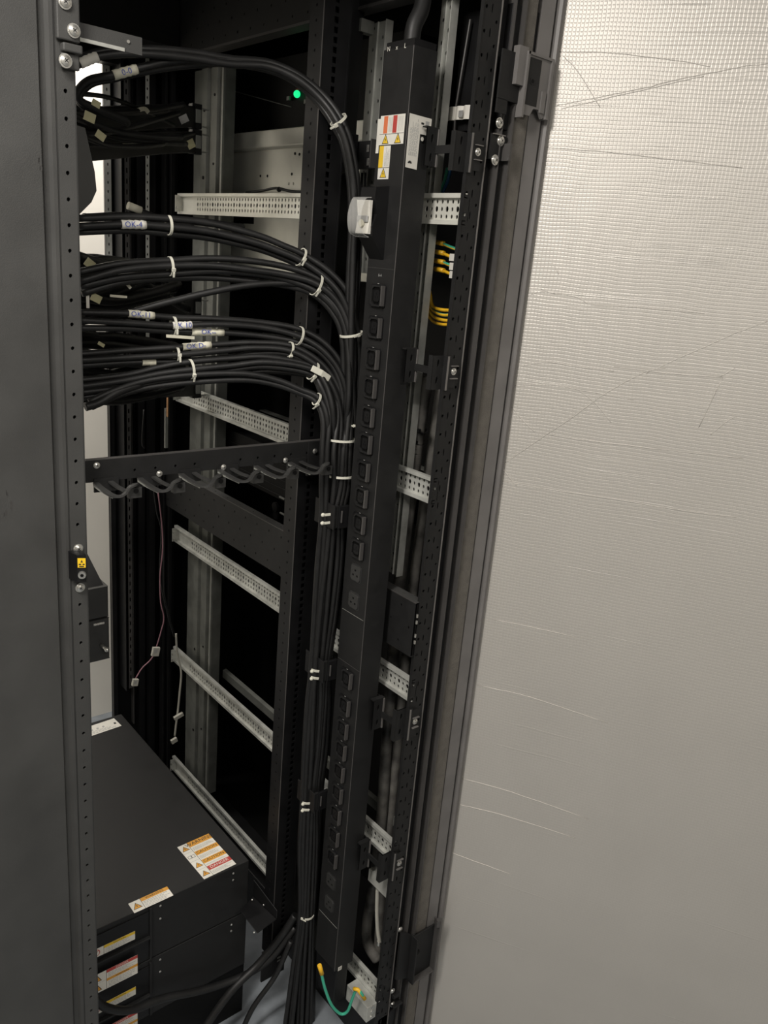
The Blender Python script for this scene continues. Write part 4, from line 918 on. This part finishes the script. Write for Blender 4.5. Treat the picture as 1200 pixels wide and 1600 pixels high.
# thick conduits down the side
for lab, L, r in (('thick dusty black feeder cable, left of the pair in the side opening', [(668, 590, 1.03), (657, 650, 1.03), (651, 700, 1.03), (640, 790, 1.03), (628, 880, 1.03), (618, 980, 1.03), (610, 1080, 1.03), (603, 1180, 1.03), (596, 1280, 1.03), (583, 1390, 1.03), (574, 1440, 1.03), (575, 1475, 1.03), (590, 1500, 1.04)], 0.0125),
                  ('thick dusty black feeder cable, right of the pair in the side opening', [(690, 600, 1.07), (676, 700, 1.07), (661, 800, 1.07), (648, 900, 1.07), (637, 1000, 1.06), (628, 1100, 1.05), (618, 1200, 1.05), (609, 1290, 1.05), (600, 1380, 1.05), (594, 1440, 1.05), (590, 1490, 1.05)], 0.0105)):
    solo('feeder_cable', MB().tube(crom([PX(*q) for q in L], 8), r, CONDUIT, 18), PX(*L[0]), lab, 'cable')
for px, py, lab in ((655, 670, 'black tie round the dusty feeder cable, highest of three'), (650, 688, 'black tie round the dusty feeder cable, middle of three'), (648, 703, 'black tie with a pale head round the dusty feeder cable, lowest of three')):
    c = PX(px, py, 1.03); t = Thing('feeder_tie', c, lab, 'cable tie', 'black ties on the feeder cable')
    b = MB(); K = 24; b.tube([c+Y*0.015*math.cos(2*PI*k/K)+X*0.014*math.sin(2*PI*k/K)+Z*0.006*math.cos(2*PI*k/K) for k in range(K+1)], 0.001, BLACK2, flat=(0.002, 0.0008), up=Y, cap=False); t.part('strap', b)
    b = MB(); b.fbox(c-X*0.012-Y*0.012, X, Y, Z, -0.003, 0.003, -0.003, 0.003, -0.003, 0.003, BLACK2 if py < 700 else GALVD); t.part('locking_head', b)
# pale hose low in the opening
b = MB().tube(crom([PX(x, y, 1.0) for x, y in ((590, 1388), (589, 1420), (590, 1450), (593, 1472))], 6), 0.0045, WHITEW, 10); b.cyl(PX(593, 1470, 1.0), -Z, 0.006, 0.010, ZINC)
solo('grey_hose', b, PX(590, 1388, 1.0), 'pale grey hose end hanging below the gusset plate', 'hose')

# earth wires
for i, (L, m, st, lab) in enumerate((([(664, 405), (666, 435), (672, 458), (676, 478), (690, 484), (712, 485)], YELW, None, 'yellow earth wire loop, uppermost of the four loops'),
                               ([(662, 410), (664, 440), (670, 466), (676, 484), (692, 492), (712, 491)], GREW, YELW, 'green and yellow earth wire loop, second of the four loops'),
                               ([(661, 415), (663, 448), (669, 477), (677, 494), (692, 500), (710, 501)], YELW, None, 'yellow earth wire loop, third of the four loops'),
                               ([(659, 420), (661, 458), (667, 487), (677, 502), (692, 507), (710, 506)], YELW, None, 'yellow earth wire loop, lowest of the four loops'))):
    solo('earth_wire', MB().tube(crom([PX(x, y, 1.045+0.004*i) for x, y in L], 7), 0.0030, m, 8, stripe=st), PX(*L[0], 1.045), lab, 'wire', 'earth wire loops in the side opening')
for i, (py, m, st, tg) in enumerate(((382, YELW, GREW, ''), (397, YELW, None, ' with a paper flag'), (411, YELW, GREW, ' with a wide paper flag'), (424, YELW, None, ' with a long paper flag'))):
    t = Thing('earth_lug', PX(684, py, 1.04), 'yellow sleeved earth wire end%s, %s of the four lug wires' % (tg, ['top', 'second', 'third', 'lowest'][i]), 'wire', 'yellow sleeved lug wires')
    t.part('sleeve', MB().tube([PX(680, py-4, 1.035), PX(694, py-1, 1.035)], 0.0042, YELW, 10))
    w_ = MB().tube([PX(692, py-1, 1.035), PX(704, py+4, 1.035), PX(725, py+12, 1.035)], 0.0028, m, 8, stripe=st); t.part('lead', w_)
    if tg: a = PX(703, py+3, 1.03); b = MB(); b.fbox(a, -Y, Z, -X, 0, 0.014 if i < 3 else 0.018, -0.008, 0.004, 0, 0.001, PAPER); t.part('paper_flag', b)
for i, (dx, m, lab) in enumerate(((0, GREW, 'dull green wire beside the blue one above the short rail piece'), (5, BLUEW, 'blue wire above the short rail piece on the right'))):
    solo('thin_lead', MB().tube(crom([PX(x+dx, y, 1.04) for x, y in ((699, 262), (696, 278), (691, 292), (687, 300))], 5), 0.0028, m, 8), PX(699+dx, 262, 1.04), lab, 'wire')
# foot earth lead
t = Thing('earth_lead', PY(502, 1512, 1.06), 'green and yellow earth lead looping from the foot of the power strip', 'wire')
t.part('lead', MB().tube(crom([PY(x, y, yy) for x, y, yy in ((502, 1520, 1.055), (508, 1545, 1.05), (518, 1570, 1.045), (532, 1584, 1.04), (543, 1580, 1.03), (550, 1562, 1.02), (556, 1548, 1.01), (562, 1549, 1.0), (567, 1556, 0.995))], 7), 0.0032, GREW, 10, stripe=None))
t.part('sleeve', MB().tube([PY(499, 1508, 1.06), PY(503, 1522, 1.055)], 0.0048, YELW, 10), label='yellow sleeve'); t.part('sleeve', MB().tube([PY(553, 1545, 1.012), PY(559, 1546, 1.003), PY(570, 1561, 0.993)], 0.0042, YELW, 10), label='yellow sleeve')
# white barcode tag on a black box near the top
t = Thing('relay_box', PX(715, 130, 1.04), 'black box with curled white barcode stickers near the upper right post', 'box')
b = MB(); p0 = PX(706, 40, 1.04); p1 = PX(735, 215, 1.04); b.box(1.045, 1.12, 1.0, PX(706, 170, 1.04).y, PX(712, 205, 1.04).z, PX(722, 20, 1.04).z, BLACK2)
b.tube([PX(735, 30, 1.035), PX(712, 170, 1.035), PX(710, 205, 1.035)], 0.0022, TRIM, 8); t.part('casing', b, 0.002)
b = MB(); a = PX(702, 168, 1.034); c = PX(736, 172, 1.034); hgt = 0.021
pp = [(a.y+(c.y-a.y)*k/12, 1.034-0.004*abs(math.sin(k/12*PI*3))) for k in range(13)]
b.sheet([(q[1], q[0]) for q in pp], (0, 0, 0), X, Y, Z, a.z-hgt, a.z, 0.0006, PAPER); 
for k in range(9): q = pp[8]; b.fbox((1.028, q[0]-0.006+k*0.0012, a.z-0.012), Y, Z, -X, 0, 0.0007, -0.006, 0.004, 0, 0.001, GREYINK)
t.part('barcode_sticker', b)

# bracket left of the power strip near the top
b = MB(); c = PX(572, 243, 0.95)
a = PX(558, 222, 0.96); e = PX(590, 264, 0.96)
b.box(0.955, 0.960, e.y, a.y, e.z, a.z, BLACK); b.box(0.94, 0.96, e.y-0.002, e.y, e.z, a.z, TRIM); b.box(0.94, 0.96, a.y, a.y+0.002, e.z, a.z, TRIM)
for py in (232, 253): q = PX(575, py, 0.9545); b.fbox(q, Y, Z, -X, -0.003, 0.003, -0.006, 0.006, 0, 0.001, ZINC)
cab.part('cable_bracket', b, 0.0006)
b = MB(); c = PX(548, 240, 0.95); b.box(0.93, 0.95, c.y-0.02, c.y+0.03, c.z-0.035, c.z+0.03, BLACK2); cab.part('bracket_arm', b, 0.001)
b = MB()
for dx in (0, 6, 11): b.tube([PX(560+dx, 270, 0.975), PX(553+dx, 400, 0.975), PX(547+dx, 520, 0.975)], 0.0022, BLACK2, 6)
b.tube([PX(585, 400, 0.985), PX(578, 460, 0.985)], 0.002, GALVD, 6)
solo('vertical_leads', b, PX(560, 520, 0.975), 'bundle of thin black leads between mounting post and power strip', 'cable', kind='stuff')
b = MB()
for py in (424, 446, 404): p = PX(582, py, 1.0); b.fbox(p, Y, Z, -X, -0.006, 0.006, -0.004, 0.004, 0, 0.004, ORW)
solo('copper_terminals', b, PX(582, 446, 1.0), 'small tan terminals just left of the first socket', 'terminal', kind='stuff')

# hanging thin wires with connectors
t = Thing('pink_wire', PY(250, 760, 1.8), 'dull pink wire with white plugs hanging inside the cabinet', 'wire')
t.part('lead', MB().tube(crom([PY(x, y, 1.8) for x, y in ((247, 770), (253, 820), (254, 860), (250, 900), (251, 940), (256, 965), (252, 985), (243, 1015), (236, 1030), (222, 1044), (212, 1060))], 6), 0.0016, PINKW, 6))
for (px, py, s_) in ((242, 1017, 0.018), (210, 1065, 0.014)): p = PY(px, py, 1.795); b = MB(); b.fbox(p, Vector((0.97, -0.1, -0.2)).normalized(), Vector((0.2, 0, 0.97)).normalized(), -Y, -s_/2, s_/2, -s_*0.65, s_*0.65, 0, 0.008, WHITEW); b.fbox(p, X, Z, -Y, -s_*0.3, s_*0.2, -s_*0.2, s_*0.4, 0.008, 0.0083, GREYINK); t.part('plug', b, 0.0008)
t = Thing('white_wire', PY(276, 990, 1.85), 'off-white wire with two plugs hanging beside the galvanised column', 'wire')
t.part('lead', MB().tube(crom([PY(x, y, 1.85) for x, y in ((275, 990), (277, 1020), (283, 1050), (281, 1080), (278, 1110), (276, 1125), (273, 1150))], 6), 0.0028, WHITEW, 8))
for (px, py, w_, h_) in ((278, 1118, 0.028, 0.011), (271, 1156, 0.018, 0.013)): p = PY(px, py, 1.845); b = MB(); b.fbox(p, Vector((0.95, 0, 0.3)).normalized(), Vector((-0.3, 0, 0.95)).normalized(), -Y, -w_/2, w_/2, -h_/2, h_/2, 0, 0.008, WHITEW); t.part('plug', b, 0.0008)
for i, (L, lab) in enumerate((([(238, 750), (245, 800), (252, 830), (250, 900), (262, 960), (272, 995)], 'thin black lead falling left of the galvanised column to the white wire'), ([(246, 748), (250, 790), (256, 840), (256, 920), (266, 970), (273, 990)], 'thin black lead falling right beside its twin above the white wire'), ([(225, 640), (222, 690), (226, 700)], 'short thin black lead above the ring bar'))):
    solo('thin_black_lead', MB().tube(crom([PY(x, y, 1.9) for x, y in L], 6), 0.0018, BLACK, 6), PY(*L[0], 1.9), lab, 'wire')
b = MB(); a = PY(260, 656, 1.95); b.box(a.x-0.003, a.x+0.005, 1.95, 1.955, PY(262, 700, 1.95).z, a.z+0.03, GALVD); b.box(a.x-0.002, a.x+0.001, 1.94, 1.945, PY(262, 650, 1.95).z, PY(264, 605, 1.95).z, ORW)
cab.part('marker_strip', b)

# ------------------------------------------------------------------ cable arms and loose leads at the left
for k, (pyc, lab) in enumerate(((182, 'upper folding cable arm with crumpled wrapping at the left top'), (222, 'lower folding cable arm just above the bright gap at the left top'), (480, 'folding cable arm between the second and middle cable fans'), (605, 'folding cable arm ending at the second galvanised rail'))):
    t = Thing('cable_carrier', PY(300, pyc, 1.85), lab, 'cable arm')
    L = [PY(125, pyc+(8 if k < 2 else -3), 1.5), PY(190, pyc+(4 if k < 2 else 0), 1.6), PY(250, pyc, 1.72), PY(298, pyc, 1.86)]
    b = MB(); b.tube(crom(L, 5), 0.01, BLACK2, flat=(0.012, 0.022), up=Z); t.part('arm_tray', b, 0.002)
    b = MB(); p = PY(305, pyc, 1.86); b.box(p.x-0.012, p.x+0.012, 1.85, 1.87, p.z-0.026, p.z+0.026, BLACK2); b.box(p.x-0.006, p.x+0.008, 1.845, 1.85, p.z-0.014, p.z+0.014, GALVD)
    b.box(p.x+0.012, p.x+0.03, 1.85, 1.855, p.z+0.016, p.z+0.019, GALVD); b.box(p.x+0.012, p.x+0.03, 1.85, 1.855, p.z-0.021, p.z-0.018, GALVD); t.part('end_clamp', b, 0.001)
    if k < 2:
        b = MB(); b.tube(crom([PY(x, y+(0 if k == 0 else 52), 1.52) for x, y in ((180, 175), (205, 175), (225, 170), (232, 176))], 5), 0.003, CREAM, flat=(0.0010, 0.0035), up=Z)
        t.part('wrap_strip', b, label='pale wrapping strip')
rnd = random.Random(3)
zones = (('top left loops', 8, 140, 232, 150, 235, 250, 308), ('tangle behind the second fan', 11, 392, 492, 412, 486, 225, 300), ('tangle under the middle fans', 12, 512, 634, 540, 612, 235, 305))
ordn = ['uppermost', 'second', 'third', 'fourth', 'fifth', 'sixth', 'seventh', 'eighth', 'ninth', 'tenth', 'eleventh', 'lowest']
for zn, nz, ya, yb, yc, yd, xa, xb in zones:
    for i in range(nz):
        y0 = ya+(yb-ya)*(i+0.5)/nz+rnd.uniform(-1.5, 1.5); y1 = rnd.uniform(yc, yd); x1 = rnd.uniform(xa, xb)
        d0 = rnd.uniform(1.36, 1.42); d1 = rnd.uniform(1.5, 1.7); sag = rnd.uniform(-12, 16)
        L = [(112, y0, d0), (118+(x1-118)*0.35, y0*0.65+y1*0.35+sag, d0*0.65+d1*0.35), (118+(x1-118)*0.7, y0*0.3+y1*0.7+sag*0.7, d0*0.3+d1*0.7), (x1, y1, d1)]
        P = crom([PY(*q) for q in L], 7)
        solo('signal_cable', MB().tube(P, rnd.uniform(0.0038, 0.0056) if zn[1] == 'o' else rnd.uniform(0.0078, 0.0098), RUBBER, 8), P[0], 'thin black cable, %s down the panel edge in the %s' % (ordn[i], zn), 'cable', 'thin black cables: '+zn)
for i, (px, py, w_, h_, an, m) in enumerate(((150, 162, 14, 10, 20, YTAPE), (140, 183, 18, 14, 15, YTAPE), (157, 212, 16, 12, 30, YTAPE), (140, 412, 16, 14, 35, YTAPE), (150, 466, 18, 13, 25, YTAPE), (150, 500, 14, 4, 5, YTAPE), (298, 225, 14, 14, -30, YTAPE), (287, 186, 16, 12, -30, GREYINK), (137, 470, 5, 24, 0, PAPER), (158, 538, 12, 6, 30, YTAPE), (185, 463, 30, 4, 2, CREAM), (201, 447, 10, 5, 45, CREAM))):
    c = PY(px, py, 1.335 if px < 250 else 1.6); k = 0.00095*(1 if px < 250 else 1.2); a = D(an); Uu = X*math.cos(a)-Z*math.sin(a); Vv = X*math.sin(a)+Z*math.cos(a)
    b = MB(); b.fbox(c, Uu, Vv, -Y, -w_/2*k, w_/2*k, -h_/2*k, h_/2*k, 0, 0.0012, m)
    labs = ['small yellowed tape flag under the looped cable, highest', 'yellowed tape flag at the panel edge, second from top', 'yellowed tape flag above the bright gap', 'yellowed tape flag at the left of the second fan', 'yellowed tape flag below the second fan at the panel edge', 'thin yellowed strip left of the middle fan', 'yellowed flag at the end of the lower cable arm', 'grey flag at the end of the upper cable arm', 'narrow white card at the panel edge beneath the second fan', 'small yellowed flag in the middle tangle', 'long cream strip beneath the second fan', 'short curled cream strip left below the second fan']
    solo('tape_flag', b, c, labs[i], 'tag')
# thin light-coloured tube end hanging over the second fan
b = MB().tube(crom([PY(x, y, 1.42) for x, y in ((202, 322), (212, 328), (235, 338), (262, 348), (300, 352))], 6), lambda t: 0.006+0.003*t, RUBBER, 10); b.tube([PY(200, 321, 1.415), PY(220, 329, 1.415)], 0.0068, CREAM, 10)
solo('taped_cable_end', b, PY(202, 322, 1.42), 'cable end wrapped in worn clear tape above the upper fan', 'cable')
b = MB().tube(crom([PY(x, y, 1.305) for x, y in ((133, 636), (155, 629), (185, 612), (220, 600))], 6), 0.007, RUBBER, 12)
solo('blunt_cable_end', b, PY(133, 636, 1.3), 'blunt cable end pointing left under all the fans', 'cable')
b = MB().tube(crom([PY(x, y, 1.42) for x, y in ((128, 336), (135, 340), (200, 338), (300, 345), (380, 356))], 6), 0.007, RUBBER, 12)
solo('straight_cable', b, PY(128, 336, 1.42), 'dark straight cable along the top of the upper fan at the bright gap', 'cable')

# ------------------------------------------------------------------ foil-faced panel, swung out at the right
dv_ = Vector((0.515, -0.857, 0)).normalized()
h0 = Vector((1.153, 0.990, 0)); nrm = Vector((dv_.y, -dv_.x, 0))
if nrm.dot(EYE-h0) < 0: nrm = -nrm
ip = Thing('insulation_panel', h0, 'tall silver embossed foil-faced panel with creases, standing at the right of the cabinet', 'panel')
b = MB(); b.fbox((0, 0, 0), X, Y, Z, 0, 1.15, 0, 0.03, 0.0, 2.55, FOIL)
# creases pressed into the foil: thin ridges
def on_panel(px, py):
    r = ray(px, py); t_ = (h0-EYE).dot(nrm)/r.dot(nrm); p = EYE+r*t_; return ((p-h0).dot(dv_), p.z)
cre = [[(870, 165), (905, 158), (960, 147), (1010, 137), (1050, 126), (1110, 114), (1155, 105), (1205, 99)], [(878, 170), (920, 160), (980, 146), (1060, 128), (1100, 119)],
       [(787, 725), (820, 702), (845, 685), (880, 662), (915, 637), (950, 612), (1010, 580), (1040, 575)], [(1010, 583), (1060, 560), (1110, 538), (1150, 520), (1200, 502)],
       [(881, 88), (905, 115), (938, 168)], [(800, 636), (815, 655), (835, 675)], [(783, 730), (795, 745), (808, 760)], [(905, 610), (930, 630), (955, 660)],
       [(830, 460), (850, 456), (900, 464), (925, 476), (1000, 481), (1100, 490)], [(800, 576), (850, 566), (900, 573), (960, 580)], [(800, 603), (860, 601), (920, 612), (990, 625)],
       [(785, 752), (860, 765), (960, 780), (1060, 797), (1150, 808)], [(860, 680), (930, 690), (1040, 703), (1160, 716)], [(850, 230), (930, 236), (1040, 248), (1160, 262)],
       [(870, 81), (940, 82), (1040, 92), (1110, 104)], [(960, 573), (1040, 583), (1130, 590)], [(745, 1070), (830, 1090), (950, 1130)], [(718, 1215), (800, 1238), (920, 1280)], [(708, 1255), (780, 1272), (900, 1310)],
       [(700, 1330), (740, 1345), (800, 1367)], [(770, 968), (830, 980), (900, 996)], [(1110, 680), (1130, 662), (1150, 650)], [(1092, 668), (1130, 690), (1145, 572)][:1]+[(1130, 588)], [(845, 452), (868, 460)], [(1126, 588), (1150, 574)], [(866, 415), (873, 428)]]
for L in cre:
    q = [Vector((on_panel(*p)[0], 0, on_panel(*p)[1])) for p in L]; q = crom(q, 5)
    for k in range(len(q)): q[k] = q[k]+Vector((0, -0.0002+0.0, rnd.uniform(-0.0006, 0.0006)))
    b.tube(q, lambda t: 0.00045+0.00025*math.sin(PI*t), FOIL, 6)
o = b.build('foil_face'); o.parent = ip.o
sgn = 1
R_ = Matrix(((dv_.x, nrm.x*-1, 0, 0), (dv_.y, nrm.y*-1, 0, 0), (0, 0, 1, 0), (0, 0, 0, 1)))
det = R_.to_3x3().determinant()
if det < 0:
    R_ = Matrix(((dv_.x, nrm.x, 0, 0), (dv_.y, nrm.y, 0, 0), (0, 0, 1, 0), (0, 0, 0, 1)))
    for v in o.data.vertices: v.co.y = -v.co.y
    o.data.flip_normals()
ip.o.rotation_euler = R_.to_3x3().to_euler()

bpy.context.view_layer.update()
